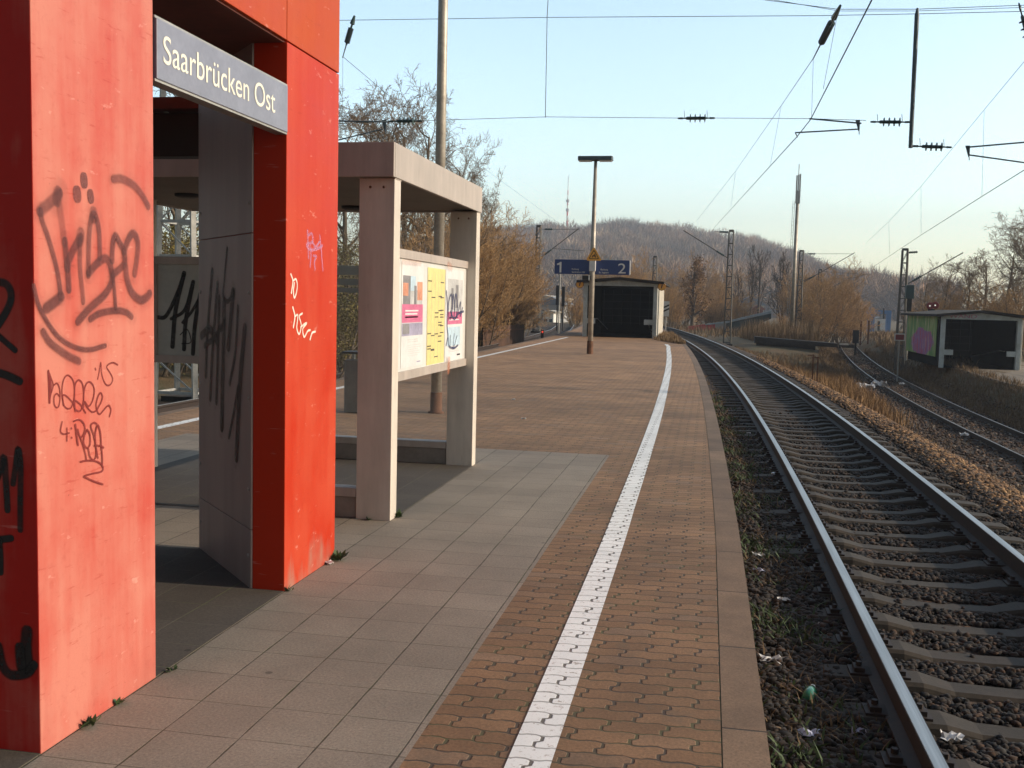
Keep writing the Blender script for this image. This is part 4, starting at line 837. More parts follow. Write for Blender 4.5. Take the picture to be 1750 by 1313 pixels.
# tall tubular pole with antennas
Yp = 84; tb_ = at(1365, 300, Yp); pb = float(ground_z(tb_[0], Yp)); tp_ = thing('radio_pole', 'tall tubular radio pole with antennas and a ladder rising above the thicket', 'pole', (tb_[0], Yp, pb))
MB().tube([(tb_[0], Yp, pb), (tb_[0], Yp, tb_[2]-1.2)], [.175, .12], 14).build('shaft', M['pole'], tp_, True)
for k, dx in enumerate((-.13, .0, .13)): MB().box(tb_[0]+dx-.05, Yp-.1-.05*k, tb_[2]-2.2, tb_[0]+dx+.05, Yp+.05, tb_[2]+.05*k).build('antenna', M['white'], tp_)
MB().tube([(tb_[0], Yp, tb_[2]-1.3), (tb_[0], Yp, tb_[2]+.9)], .03).build('lightning_rod', M['steel'], tp_)
m = MB()
for dx in (-.42, -.28): m.tube([(tb_[0]+dx-.02, Yp-.1, pb), (tb_[0]+dx+.06, Yp-.1, tb_[2]-2)], .016, 5)
for k in range(40): t_ = k/40; m.bar((tb_[0]-.42-.02*(1-t_)+.06*t_, Yp-.1, pb+t_*(tb_[2]-2-pb)), (tb_[0]-.28-.02*(1-t_)+.06*t_, Yp-.1, pb+t_*(tb_[2]-2-pb)), .018)
m.build('ladder', M['steel'], tp_)
WG = 'overhead line wires'
def wire(label, pts, r=.006, name='overhead_wire', sag=0., cat='wire', mat='wire'):
    P = [at(*q) for q in pts]; full = []
    for i in range(len(P)-1):
        for t in np.linspace(0, 1, 10, endpoint=(i == len(P)-2)): full.append(P[i]*(1-t) + P[i+1]*t - np.array([0, 0, sag*4*t*(1-t)]))
    return tag(MB().tube(full, r, 5).build(name, M[mat], None, True), label, cat, WG)
HS = 19.4
wire('thick contact wire over the near track ending at the upper edge of the picture', [(1490, 0, 11.2), (1385, 205, 18.4), (1362, 234, 19.4), (1220, 390, 70)], .0085, 'contact_wire')
wire('thin carrier wire above the near track running to the mast by the painted wall', [(1437, 12, 16), (1390, 100, 19.4), (1335, 181, 27), (1257, 293, 46), (1190, 378, 71)], .0065, 'carrier_wire')
wire('upper thin wire crossing the sky from the red portal to the right edge', [(334, 42, HS), (580, 35, HS), (937, 30, HS), (1400, 27, HS), (1567, 24, HS), (1780, 19, HS)], .006, 'cross_wire')
wire('lower thin wire crossing the sky between the insulators', [(334, 224, HS), (580, 211, HS), (770, 205, HS), (932, 200, HS), (1160, 202, HS), (1220, 202, HS), (1385, 203, HS), (1480, 206, HS)], .005, 'cross_wire')
wire('topmost cross wire coming down to the hanging bar', [(1290, -2, HS+.3), (1432, 16, HS+.3), (1567, 16, HS+.3), (1780, 8, HS+.3)], .006, 'cross_wire')
wire('second topmost cross wire running beside the first to the hanging bar', [(1310, -2, HS+.6), (1434, 19, HS+.6), (1567, 19, HS+.6), (1780, 12, HS+.6)], .005, 'cross_wire')
wire('thin upright wire between the two cross wires left of the lamp', [(937, -8, HS), (935, 30, HS), (932, 201, HS)], .007, 'dropper_wire')
wire('fine dropper from the carrier wire beside the long ribbed insulator', [(1390, 102, 19.4), (1387, 200, 18.4)], .0035, 'dropper_wire')
wire('fine dropper hanging from the top of the long ribbed insulator', [(1430, 30, 16.2), (1407, 152, 16.2)], .0035, 'dropper_wire')
wire('second fine dropper of the near track down the line', [(1335, 181, 27), (1316, 284, 31)], .004, 'dropper_wire')
wire('third fine dropper of the near track above the hill', [(1257, 293, 46), (1249, 355, 50)], .005, 'dropper_wire')
wire('contact wire over the side track at the right edge of the picture', [(1800, 256, 18), (1750, 291, 21), (1678, 336, 26), (1574, 402, 38), (1490, 458, 66)], .0085, 'contact_wire')
wire('carrier wire over the side track high at the right edge', [(1800, 40, 18), (1750, 106, 21), (1682, 188, 26), (1574, 319, 38), (1519, 379, 52), (1480, 415, 72)], .0055, 'carrier_wire')
wire('fine dropper nearest the right edge over the side track', [(1682, 188, 26), (1678, 336, 26)], .0035, 'dropper_wire')
wire('middle fine dropper over the side track', [(1574, 319, 38), (1574, 402, 38)], .0045, 'dropper_wire')
wire('farthest fine dropper over the side track', [(1519, 379, 52), (1520, 434, 52)], .005, 'dropper_wire')
wire('thin wire slanting down behind the shelter from the left insulator', [(586, 97, HS), (690, 185, 26), (830, 290, 46), (960, 385, 74)], .0055, 'carrier_wire')
wire('faint upright dropper beside the red portal', [(586, 97, HS), (585, 212, HS)], .003, 'dropper_wire')
def insulator(label, a, b_, Y, kind, Yb=None):
    A = at(*a, Y); B = at(*b_, Yb or Y); d = B-A; L = np.linalg.norm(d); d = d/L; t = thing('insulator', label, 'insulator', tuple(A), 'insulators of the overhead line')
    if kind == 'rod':
        MB().lathe(A, d, [(0, .006), (.02*L, .016), (.13*L, .02), (.15*L, .012), (.22*L, .014), (.25*L, .03), (.75*L, .03), (.78*L, .014), (.85*L, .012), (.87*L, .02), (.98*L, .016), (L, .006)], 10).build('rod', M['ceram'], t, True)
        for k in range(4): MB().lathe(A + d*L*(.34+.13*k-.02), d, [(0, .03), (.008, .075), (.02, .08), (.03, .03)], 12).build('shed', M['ceram'], t)
        for k in (.19, .80): MB().bar(A + d*L*k, A + d*L*k + np.array([-.015, 0, .14]), .008).build('horn', M['iron'], t)
    else:
        MB().lathe(A, d, [(0, .02), (.12*L, .04), (.2*L, .05), (.21*L, .02), (.28*L, .02), (.3*L, .045)], 10).build('fitting', M['ceram'], t)
        MB().lathe(A + d*L*.3, d, [(L*.012*i, .045 if i % 2 else .062) for i in range(30)], 12).build('ribbed_body', M['iron'], t)
        MB().tube([A + d*L*.64, A + d*L*.7, B], [.03, .014, .01], 6).build('link', M['iron'], t)
insulator('ribbed insulator with four sheds left of the near contact wire', (1158, 202.5), (1222, 202), HS, 'rod')
insulator('ribbed insulator with four sheds left of the hanging bar', (1487, 208.5), (1556, 209), HS, 'rod')
insulator('ribbed insulator with four sheds right of the hanging bar foot', (1560, 250), (1627, 252), HS, 'rod')
insulator('dark insulator among the branches above the grey shelter', (664, 207.5), (722, 207), HS, 'rod')
insulator('long ribbed insulator slanting above the near track', (1436, 10), (1389, 102), 16.6, 'long', 19.0)
insulator('long ribbed insulator slanting beside the red portal', (606, 27), (585.5, 99), HS, 'long')
insulator('dark insulator cut by the right edge of the picture', (1741, 5), (1765, 100), HS, 'rod')
hb_ = thing('hanging_bar', 'blue grey steel bar hanging upright from the cross wires', 'bar', tuple(at(1568, 15, HS)))
MB().tube([at(1568, 14, HS), at(1567, 26, HS), at(1556, 253, HS)], [.018, .04, .036], 10).build('bar', M['iron'], hb_); MB().bar(at(1550, 208.6, HS), at(1561, 209, HS), .03).build('lug', M['iron'], hb_); MB().bar(at(1556, 250, HS), at(1568, 250, HS), .035).build('lug', M['iron'], hb_)
def steady(label, a, b_, c_, d_, Y, clip, name='steady_arm'):
    t = thing(name, label, 'steady arm', tuple(at(*b_, Y)), 'steady arms of the overhead line')
    MB().tube([at(*a, Y), at(*b_, Y)], .014, 8).build('upper_tube', M['iron'], t, True); MB().tube([at(*c_, Y), at(*d_, Y)], .013, 8).build('lower_tube', M['iron'], t, True)
    k0, k1 = at(*b_, Y), at(*d_, Y); kk = np.array([at(clip[0]-4, clip[1]-3, Y), at(clip[0]+4, clip[1]-3, Y), at(clip[0]+3, clip[1]+16, Y), at(clip[0]+1, clip[1]+16, Y)])
    MB().extr(kk, (0, .02, 0)).build('hinge', M['iron'], t); MB().bar(at(clip[0]+2, clip[1]+13, Y), at(clip[0]+2.5, clip[1]+22, Y), .012).build('pin', M['iron'], t); MB().bar(at(*c_, Y), at(c_[0]+4, c_[1]+8, Y), .014).build('wire_clip', M['iron'], t)
steady('double steady arm holding the near contact wire', (1383, 203), (1472, 211), (1359, 227), (1466, 221), HS, (1466, 208))
steady('double steady arm at the right edge below the hanging bar', (1790, 240), (1652, 252), (1800, 285), (1656, 265), HS, (1654, 252))
steady('double steady arm in front of the bare branches above the shelter', (576, 207), (664, 208.5), (560, 244), (654, 221), HS, (656, 208))

# ------------------------------------------------------------------ trackside things, far buildings
def gp_(px_, Y): x = at(px_, 540, Y)[0]; return np.array([x, Y, float(ground_z(x, Y))])
w0, w1 = at(826, 558, 46), at(896, 553, 52); wl = thing('board_wall', 'low rusty brown board wall beyond the left track', 'wall', (w0[0], w0[1], -.6))
d = (w1-w0); d[2] = 0; n = 14
bw = MB()
for k in range(n):
    a = w0 + d*k/n; c_ = w0 + d*(k+.93)/n; bw.extr([(a[0], a[1], -.7), (c_[0], c_[1], -.7), (c_[0], c_[1], w0[2]+.02*(k % 3)), (a[0], a[1], w0[2]+.02*(k % 3))], (0, .06, 0))
bw.build('boards', M['brickwall'], wl); m = MB(); m.bar((w0[0], w0[1]-.03, .25), (w1[0], w1[1]-.03, .25), .06); m.build('rail', M['rust'], wl)
# painted bridge wall on the far side of the curve
Yw = 108
bwl = thing('bridge_wall', 'bridge wall with red and white painted parapet rising to the right', 'wall', tuple(gp_(1240, Yw)))
def pw(pts, nm, m, th=.4, dy=0): MB().extr([at(px_, py_, Yw) + np.array([0, dy, 0]) for px_, py_ in pts], (0, th, 0)).build(nm, m, bwl)
pw([(1170, 568), (1176, 558), (1205, 554.5), (1205, 565)], 'red_section', plain('red_band', (.50, .04, .06), .6, bump=0)); pw([(1205.2, 565), (1205.2, 554.5), (1222, 552.8), (1222, 566)], 'red_section', plain('red_band2', (.52, .05, .07), .6, bump=0))
pw([(1222.3, 566), (1222.3, 554), (1240, 552), (1250, 566)], 'white_section', M['grey_b']); pw([(1240.5, 566), (1240.5, 553), (1318, 536), (1318, 545), (1282, 560), (1275, 578), (1255, 580)], 'dark_section', M['teal'])
pw([(1205, 554), (1240, 549.5), (1318, 531), (1318, 535.5), (1240, 552.5), (1205, 556)], 'coping', plain('pale_coping', (.36, .42, .46), .6, bump=0), .6, -.1); pw([(1176, 569), (1176, 566.5), (1250, 567), (1252, 572)], 'girder', plain('dark_blue_girder', (.02, .022, .06), .6, bump=0))
pw([(1228, 572), (1240, 570), (1252, 590), (1232, 590)], 'pier', M['grey_b'])
# old platform ledge between the tracks
l0, l1 = at(1290, 576, 70), at(1432, 588, 66.5); lg = thing('concrete_ledge', 'old dark concrete ledge between the two tracks under the reeds', 'ledge', (l0[0], l0[1], l0[2]-.5))
def ledge(m, a, b_, zt, zb, th): m.extr([(a[0], a[1], zb), (b_[0], b_[1], zb), (b_[0], b_[1], b_[2]+zt), (a[0], a[1], a[2]+zt)], (0, th, 0)); return m
ledge(MB(), l0, l1, 0.02, min(l0[2], l1[2])-.22, 1.2).build('slab', M['ledge'], lg); ledge(MB(), l0*.97+l1*.03+np.array([0, .25, 0]), l0*.25+l1*.75+np.array([0, .25, 0]), -.2, -1.25, .9).build('footing', M['ledge'], lg)
# rusty fence posts in the grass
for i, (px_, pt, pb_) in enumerate(((1390, 606, 622), (1398, 610, 632))):
    Yf = 38.-2*i; a = at(px_, pt, Yf); zb = float(ground_z(a[0], Yf)); t = thing('fence_post', ('rusty iron post in the orange grass, the shorter of two', 'rusty iron post in the orange grass, the taller of two')[i], 'post', (a[0], Yf, zb-.1), 'rusty posts in the grass')
    MB().bar((a[0], Yf, zb-.1), a, .05).build('shaft', M['rust'], t); MB().bar(a + np.array([-.2, 0, -.04]), a + np.array([.04, 0, -.02]), .04).build('crosspiece', M['rust'], t)
# red and white board
q0, q1 = at(1529, 570, 57), at(1546, 583, 57); t = thing('red_board', 'dark red rectangular board with white border on a pole before the sprayed house', 'sign', ((q0[0]+q1[0])/2, 57, -2))
MB().box(q0[0], 57, q1[2], q1[0], 57.03, q0[2]).build('board', M['white'], t); MB().box(q0[0]+.05, 56.99, q1[2]+.05, q1[0]-.04, 56.998, q0[2]-.05).build('face', M['redsign'], t); MB().tube([((q0[0]+q1[0])/2, 57.06, float(ground_z((q0[0]+q1[0])/2, 57))), ((q0[0]+q1[0])/2, 57.06, q1[2]+.2)], .04).build('post', M['steel'], t)
# colour light signal behind the sprayed house
Ys = 64; q0, q1 = at(1549, 487, Ys), at(1562, 511, Ys); t = thing('colour_light_signal', 'dark teal railway signal head on a mast behind the sprayed house', 'signal', ((q0[0]+q1[0])/2, Ys, -1.2))
MB().box(q0[0], Ys, q1[2], q1[0], Ys+.3, q0[2]).build('signal_head', plain('signal_teal', (.02, .055, .06), .5, bump=0), t, bevel=.03); xm = (q0[0]+q1[0])/2; MB().box(xm-.12, Ys+.1, q1[2]-.75, xm+.14, Ys+.25, q1[2]).build('signal_head', M['dark'], t); MB().tube([(xm, Ys+.2, -1.3), (xm, Ys+.2, q1[2])], .07, 10).build('mast', M['steel'], t)
# twin red lamps above the roof of the sprayed house
Yr = 70; t = None
cA, cB = at(1590, 523, Yr), at(1599, 522, Yr); t = thing('crossing_lamps', 'pair of red crossing lamps showing above the roof of the sprayed house', 'lamp', (cA[0], Yr, -1.2))
b = NB('white_lamp_glint', .3); b.col((.9, .85, .8)); b.b.inputs['Emission Color'].default_value = (1, .9, .8, 1); b.b.inputs['Emission Strength'].default_value = .5; M['glint'] = b.m
for c_ in (cA, cB): 
    o = MB().lathe(c_ + np.array([0, .2, 0]), (0, -1, 0), [(0, .22), (.15, .24), (.2, .2)], 14).build('lamp_hood', M['redsign'], t); MB().lathe(c_ + np.array([-.03, -.005, 0]), (0, -1, 0), [(0, .05), (.01, .04)], 10).build('lens', M['glint'], o)
MB().tube([((cA[0]+cB[0])/2, Yr+.2, -1.2), ((cA[0]+cB[0])/2, Yr+.2, cA[2])], .06).build('mast', M['dark'], t); MB().box(cA[0]-.1, Yr+.1, cA[2]-.55, cB[0], Yr+.2, cA[2]-.2).build('backboard', M['dark'], t)
# small lights
b = NB('white_headlight', .3); b.col((.9, .9, .9)); b.b.inputs['Emission Color'].default_value = (1, .97, .9, 1); b.b.inputs['Emission Strength'].default_value = 1.5; M['headlight'] = b.m
q0 = at(1443, 588.5, 104); t = thing('buffer_stop', 'low dark buffer stop with a white reflector bar on the side track', 'buffer stop', (q0[0], 104, -2))
MB().box(q0[0]-.45, 104, q0[2]-.09, q0[0]+.4, 104.05, q0[2]+.09).build('reflector', M['white'], t); MB().box(q0[0]-1.1, 104.06, -2.05, q0[0]+1.1, 104.4, q0[2]-.02).build('beam', M['ledge'], t)
q0 = at(1463, 575, 86); t = thing('dwarf_signal', 'small black dwarf signal at the end of the side track', 'signal', (q0[0], 86, -1.9)); MB().box(q0[0]-.25, 86, q0[2]-.55, q0[0]+.25, 86.2, q0[2]+.5, .03).build('housing', M['black'], t); MB().box(q0[0]-.08, 86.05, -2.0, q0[0]+.08, 86.15, q0[2]-.55).build('stand', M['dark'], t)
for px_, pt in ((1472, 548), (1485, 548)):
    q0 = at(px_, pt, 110); t = thing('frame_post', 'thin brown %s post of a small frame by the far end of the side track' % ('left' if px_ < 1480 else 'right'), 'post', (q0[0], 110, -1.9), 'posts of the small frame'); MB().bar((q0[0], 110, -1.95), q0, .16).build('shaft', M['rust'], t)
q0 = at(927, 567.5, 63); t = thing('red_signal_lamp', 'tiny glowing red signal lamp beside the left track', 'signal', (q0[0], 63, -.6)); 
b = NB('red_glow', .4); b.col((.8, .05, .03)); b.b.inputs['Emission Color'].default_value = (1, .08, .04, 1); b.b.inputs['Emission Strength'].default_value = .9; M['redglow'] = b.m
MB().lathe(q0, (0, -1, 0), [(0, .055), (.02, .05)], 12).build('lens', M['redglow'], t); MB().box(q0[0]-.10, 63.005, -.62, q0[0]+.10, 63.2, q0[2]+.12, .02).build('housing', M['black'], t)
q0 = at(957, 476, 70); t = thing('slim_pole', 'slim grey pole below the left half of the blue platform sign', 'pole', (q0[0], 70, -.6)); MB().tube([(q0[0], 70, -.6), (q0[0], 70, q0[2]+1.2)], .05, 8).build('shaft', M['steel'], t)
for px_, pt, lab in ((953, 488, 'left'), (963, 490, 'right')):
    q0 = at(px_, pt, 82); t = thing('signal_mast', 'dark narrow signal mast, %s one of a pair by the left track' % lab, 'signal', (q0[0], 82, -.6), 'pair of dark signal masts'); MB().box(q0[0]-.12, 82, q0[2]-1.6, q0[0]+.12, 82.15, q0[2]).build('signal_head', M['black'], t); MB().tube([(q0[0], 82.1, -.6), (q0[0], 82.1, q0[2]-1.5)], .06).build('mast', M['dark'], t)
# far buildings
def building(label, px0, px1, pt, Y, zb, depth, wall, roof, pitch, nwin=0, name='building', stripe=None):
    a, c_ = at(px0, pt, Y), at(px1, pt, Y); t = thing(name, label, 'building', ((a[0]+c_[0])/2, Y, zb)); x0, x1, zt = a[0], c_[0], (a[2]+c_[2])/2
    wo = MB().box(x0, Y, zb, x1, Y+depth, zt).build('wall', wall, t)
    MB().extr([(x0-.4, Y-.4, zt), (x1+.4, Y-.4, zt), (x1+.4, Y-.4, zt+.25), ((x0+x1)/2, Y-.4, zt+.25+pitch), (x0-.4, Y-.4, zt+.25)], (0, depth+.8, 0)).build('roof', roof, t)
    for k in range(nwin):
        xx = x0 + (x1-x0)*(k+.5)/nwin; ww = (x1-x0)/nwin*.3; MB().box(xx-ww, Y-.06, zt-2.6, xx+ww, Y-.002, zt-1.0).build('window', M['teal'], t)
    if stripe: MB().box(x0, Y-.05, zb+(zt-zb)*.25, x1, Y-.003, zb+(zt-zb)*.6).build('sign_band', stripe, t)
    return t
building('long cream building with pale roof beyond the left mast', 898, 955, 511, 210, -3, 20, M['housew'], M['housew'], .6, 6)
building('low building with slate blue roof in front of the cream one', 925, 962, 521, 190, -3, 12, M['grey_b'], M['slate'], 1.2, 5)
building('small white building with bright wall left of the low slate roof', 928, 946, 535, 170, -3, 8, M['white'], M['housew'], .2, 2)
building('long pale town building seen between the bare trunks', 1205, 1275, 531, 230, -3, 16, M['grey_b'], M['slate'], .8, 9)
building('town building with blue grey roof behind the bare trees', 1258, 1306, 522, 260, -3, 16, M['housew'], M['slate'], 2., 6)
building('low red brown roofed house right of the bare trunks', 1288, 1304, 530, 200, -3, 10, M['tilered'], M['tilered'], .8, 2)
building('pale house with bright wall at the foot of the hill', 1210, 1235, 515, 300, -3, 12, M['housew'], M['grey_b'], 1., 4)
# blue gantry and white wagon
Yg = 180; t = thing('blue_gantry', 'bright blue portal frame across the far end of the side track', 'gantry', tuple(at(1505, 556, Yg)))
for (a, c_) in (((1484, 531), (1494, 562)), ((1516, 531), (1522, 560))):
    A, B = at(*a, Yg), at(*c_, Yg); MB().box(A[0], Yg, -2.2, B[0], Yg+1, A[2]).build('column', M['bluewall'], t)
A, B = at(1484, 530, Yg), at(1521, 537, Yg); MB().box(A[0]-.1, Yg-.1, B[2], B[0]+.1, Yg+1.1, A[2]).build('beam', M['bluewall'], t); q0 = at(1510, 527, Yg-1); MB().bar(q0, at(1510, 545, Yg-1), .25).build('signal_post', M['dark'], t)
Yv = 186; A, B = at(1495, 545, Yv), at(1514, 560, Yv); t = thing('white_hut', 'small bright white hut standing inside the blue portal frame', 'hut', ((A[0]+B[0])/2, Yv, -2)); MB().box(A[0], Yv, -2.2, B[0], Yv+3, A[2]).build('wall', M['white'], t); MB().extr([(A[0]-.15, Yv-.1, A[2]), (B[0]+.15, Yv-.1, A[2]), ((A[0]+B[0])/2, Yv-.1, A[2]+.35)], (0, 3.3, 0)).build('roof', M['grey_b'], t); MB().box(A[0]+.5, Yv-.03, -2.1, A[0]+.9, Yv-.002, A[2]-.4).build('door', M['teal'], t)
# TV tower on the hill
Yt = 1080; a = at(971, 316, Yt); t = thing('television_tower', 'slender red and white television mast on top of the wooded hill', 'tower', (a[0], Yt, 40)); za = a[2]; n = 9
zbT = at(971, 395, Yt)[2]
for k in range(n):
    z0_, z1_ = zbT + (za-zbT)*k/n, zbT + (za-zbT)*(k+1)/n; r_ = 1.15 - .09*k; MB().tube([(a[0], Yt, z0_), (a[0], Yt, z1_)], [r_, r_-.08], 8).build('red_section' if k % 2 else 'white_section', M['red'] if k % 2 else M['white'], t)
for kz in (.42, .62): z_ = zbT + (za-zbT)*kz; MB().lathe((a[0], Yt, z_), (0, 0, 1), [(0, 1.1), (.6, 1.7), (2.6, 1.7), (3.2, 1.1)], 12).build('platform', M['grey_b'], t)
MB().tube([(a[0], Yt, za), (a[0], Yt, za+9)], .3, 6).build('aerial', M['steel'], t); MB().tube([(a[0], Yt, 38), (a[0], Yt, zbT)], 1.3, 8).build('base_section', M['grey_b'], t)
# second platform in front of the sprayed house
p2l, p2r = at(1592, 640, 49), at(1900, 650, 46)
def plat2(y): return c2(y) + 3.0
m = MB(); yy = np.arange(36, 66, 2.); zt = hl[2] - .02
V = [(float(plat2(y))+ (0 if y > 44 else .6*(44-y)*.1), y, zt) for y in yy] + [(26., y, zt) for y in yy] + [(float(plat2(y))+ (0 if y > 44 else .06*(44-y)), y, -2.4) for y in yy]; n = len(yy)
m.add(V, [(i, n+i, n+i+1, i+1) for i in range(n-1)] + [(2*n+i, i, i+1, 2*n+i+1) for i in range(n-1)] + [(0, 2*n, n)]); o = m.build('second_platform', plain('old_platform_surface', (.20, .165, .125), .9, var=.35, sc=1.2, bump=.3)); o['kind'] = 'structure'

# ------------------------------------------------------------------ trees
def grow_tree(seed, H, nlev=4, spread=.55, trunk_r=.16, clear=.25, stems=1, counts=(9, 7, 6, 4), upt=.10, wig=.16, lens=(.46, .5, .5, .5), lean=.05, rmin=.008, base_r=.16):
    r = np.random.default_rng(seed); segs = []
    def nrm(v): return v/(np.linalg.norm(v)+1e-9)
    def br(p, d, L, rad, lev):
        n = (7, 5, 4, 3, 2)[min(lev, 4)]; P = [p]; D = [d]
        for i in range(n):
            d = nrm(d + r.normal(0, wig*(.4 if lev == 0 else 1), 3) + np.array([0, 0, upt*(1 if lev else 1.5)])); p = p + d*L/n; P.append(p); D.append(d)
        ra = [max(rmin*.7, rad*(1-.75*i/n) if lev < nlev-1 else rad*(1-.6*i/n)) for i in range(n+1)]
        for i in range(n): segs.append((P[i], P[i+1], ra[i], ra[i+1], lev))
        if lev >= nlev: return
        k = counts[lev]; lo = clear if lev == 0 else .18
        for j in range(k):
            t = lo + (1-lo)*(j + r.random())/k; f = t*n; i = min(int(f), n-1); q = P[i] + (P[i+1]-P[i])*(f-i); dd = D[i]
            ax = nrm(np.cross(dd, r.normal(0, 1, 3))); an = r.uniform(.55, 1.05)*(spread/.55) ; nd = nrm(dd*math.cos(an) + ax*math.sin(an))
            br(q, nd, L*lens[lev]*r.uniform(.65, 1.15)*(1.15-.5*t if lev == 0 else 1-.3*t), max(rmin, ra[i]*r.uniform(.42, .62)), lev+1)
    for s in range(stems):
        if stems == 1: br(np.array([0, 0, -.15]), nrm(np.array([r.normal(0, lean), r.normal(0, lean), 1])), H*.84, trunk_r, 0)
        else:
            a = 6.283*s/stems + r.random(); o = np.array([math.cos(a), math.sin(a), 0])*r.uniform(.05, .55)*H*base_r; o[2] = -.15
            br(o, nrm(np.array([math.cos(a)*spread*r.uniform(.2, 1.), math.sin(a)*spread*r.uniform(.2, 1.), 1])), H*.84*r.uniform(.6, 1.05), trunk_r*r.uniform(.5, 1), 0)
    return segs
def segs_mesh(segs, ns):
    A = np.array([s[0] for s in segs]); B = np.array([s[1] for s in segs]); ra = np.array([s[2] for s in segs]); rb = np.array([s[3] for s in segs])
    d = B-A; d /= (np.linalg.norm(d, axis=1)[:, None]+1e-9); ref = np.where(np.abs(d[:, 2:3]) < .9, [[0, 0, 1.]], [[0, 1., 0]]); u = np.cross(d, ref); u /= np.linalg.norm(u, axis=1)[:, None]; v = np.cross(d, u)
    th = 2*np.pi*np.arange(ns)/ns; rg = np.cos(th)[None, :, None]*u[:, None] + np.sin(th)[None, :, None]*v[:, None]
    V = np.concatenate([A[:, None] + rg*ra[:, None, None], B[:, None] + rg*rb[:, None, None]], 1).reshape(-1, 3)
    k = np.arange(ns); f = np.stack([k, (k+1) % ns, ns+(k+1) % ns, ns+k], -1); Q = (f[None] + 2*ns*np.arange(len(segs))[:, None, None]).reshape(-1, 4); return V, Q
def leaves(seed, pts, n, size, spread):
    r = np.random.default_rng(seed); P = pts[r.integers(0, len(pts), n)] + r.normal(0, spread, (n, 3)); a = r.normal(0, 1, (n, 3)); a /= np.linalg.norm(a, axis=1)[:, None]; b_ = np.cross(a, r.normal(0, 1, (n, 3))); b_ /= np.linalg.norm(b_, axis=1)[:, None]
    s = size*r.uniform(.5, 1.4, (n, 1)); V = np.stack([P-a*s, P+b_*s*.55, P+a*s, P-b_*s*.55], 1).reshape(-1, 3); return V, np.arange(4*n).reshape(-1, 4)
def tree_proto(name, label, cat, seed, twig, leaf=None, nleaf=0, lsize=.06, lspread=.12, leaf_low=1., group=None, trunk_m='bark', **kw):
    s = grow_tree(seed, **kw); t = thing(name, label, cat, (0, 0, 0), group); big_ = [q for q in s if q[4] <= 1]; fine = [q for q in s if q[4] > 1]
    np_mesh('trunk', *segs_mesh(big_, 6), M[trunk_m], parent=t); o = np_mesh('crown', *segs_mesh(fine, 3), twig, parent=t)
    if leaf:
        pts = np.array([q[1] for q in s]); H = kw['H']; pts = pts[pts[:, 2] < H*leaf_low]; np_mesh('foliage', *leaves(seed, pts, nleaf, lsize, lspread), leaf, parent=t)
    return t
GT = {}
bare = [tree_proto('bare_tree', '-', 'tree', 11+k, M['twig'], H=10., nlev=4, spread=.6, trunk_r=.17, clear=.28, counts=(15, 9, 7, 5), wig=.17, upt=.07, rmin=.009) for k in range(3)]
shrub = [tree_proto('bare_shrub', '-', 'shrub', 31+k, M['twig_red'], H=6., nlev=3, spread=.55, trunk_r=.05, clear=.12, stems=13, counts=(13, 9, 6), wig=.16, upt=.10, lens=(.36, .5, .5), rmin=.008) for k in range(3)]
ivy = [tree_proto('ivy_thicket', '-', 'shrub', 51+k, M['twig_dark'], leaf=M['olive'], nleaf=15000, lsize=.036, lspread=.2, H=6., nlev=3, spread=.6, trunk_r=.06, clear=.1, stems=9, counts=(8, 6, 4), wig=.2, upt=.05, lens=(.36, .5, .5), rmin=.008) for k in range(2)]
ivt = tree_proto('ivy_clad_tree', '-', 'tree', 71, M['twig_red'], leaf=M['ivy'], nleaf=3200, lsize=.11, lspread=.35, leaf_low=.86, H=10., nlev=3, spread=.5, trunk_r=.3, clear=.05, counts=(16, 8, 6), wig=.14, lens=(.3, .5, .5), rmin=.016)
forkt = [tree_proto('bare_tree', '-', 'tree', 81+k, M['bark_dark'], trunk_m='bark_dark', H=10., nlev=4, spread=.42, trunk_r=.24, clear=.30, stems=(1, 3, 1)[k], base_r=.02, counts=(9, 6, 5, 4), wig=.13, upt=.12, lens=(.42, .5, .5, .5), rmin=.017) for k in range(3)]
protos = {id(p_): p_ for p_ in bare + shrub + ivy + [ivt] + forkt}; pk = {k: kids(p_) for k, p_ in protos.items()}; pH = {id(p_): h for p_, h in [(q, 10.) for q in bare] + [(q, 6.) for q in shrub] + [(q, 6.) for q in ivy] + [(ivt, 10.)] + [(q, 10.) for q in forkt]}
used = set(); rt = random.Random(8)
def plant(p_, px_, Y, ptop, label, group, x=None, wide=1., H=None):
    T = at(px_, ptop, Y) if x is None else None; xx = T[0] if x is None else x; zb = float(ground_z(xx, Y))
    if xx < -10 : zb = min(zb, -.2)
    Hh = (T[2]-zb) if H is None else H; s = Hh/pH[id(p_)]/.97
    o = copy_tree(p_, ch=pk[id(p_)]); o.location = (xx, Y, zb); o.rotation_euler.z = rt.uniform(0, 6.28); o.scale = (s*wide, s*wide, s); o['label'] = label; o['group'] = group; return o
GL, GR_, GM = 'bare trees beyond the left track', 'bare trees on the right bank', 'bare trees before the hill'
for i, (px_, Y, pt, lab) in enumerate([(292, 33, 95, 'bare tree glimpsed under the name sign through the portal'), (588, 36, 175, 'bare tree rising right beside the red portal'), (640, 41, 158, 'tall bare tree above the grey shelter roof'), (700, 45, 172, 'bare tree behind the dark insulator above the shelter'), (742, 44, 165, 'tall bare tree directly behind the steel mast'),
        (785, 50, 235, 'bare tree just right of the steel mast'), (800, 60, 300, 'bare tree above the far corner of the shelter roof'), (838, 68, 345, 'last bare tree before the sky opens, above the russet shrubs')]): plant(bare[i % 3], px_, Y, pt, lab, GL, wide=(1.05, 1.05, 1.05, 1.05, .9, .72, .62, .6)[i])
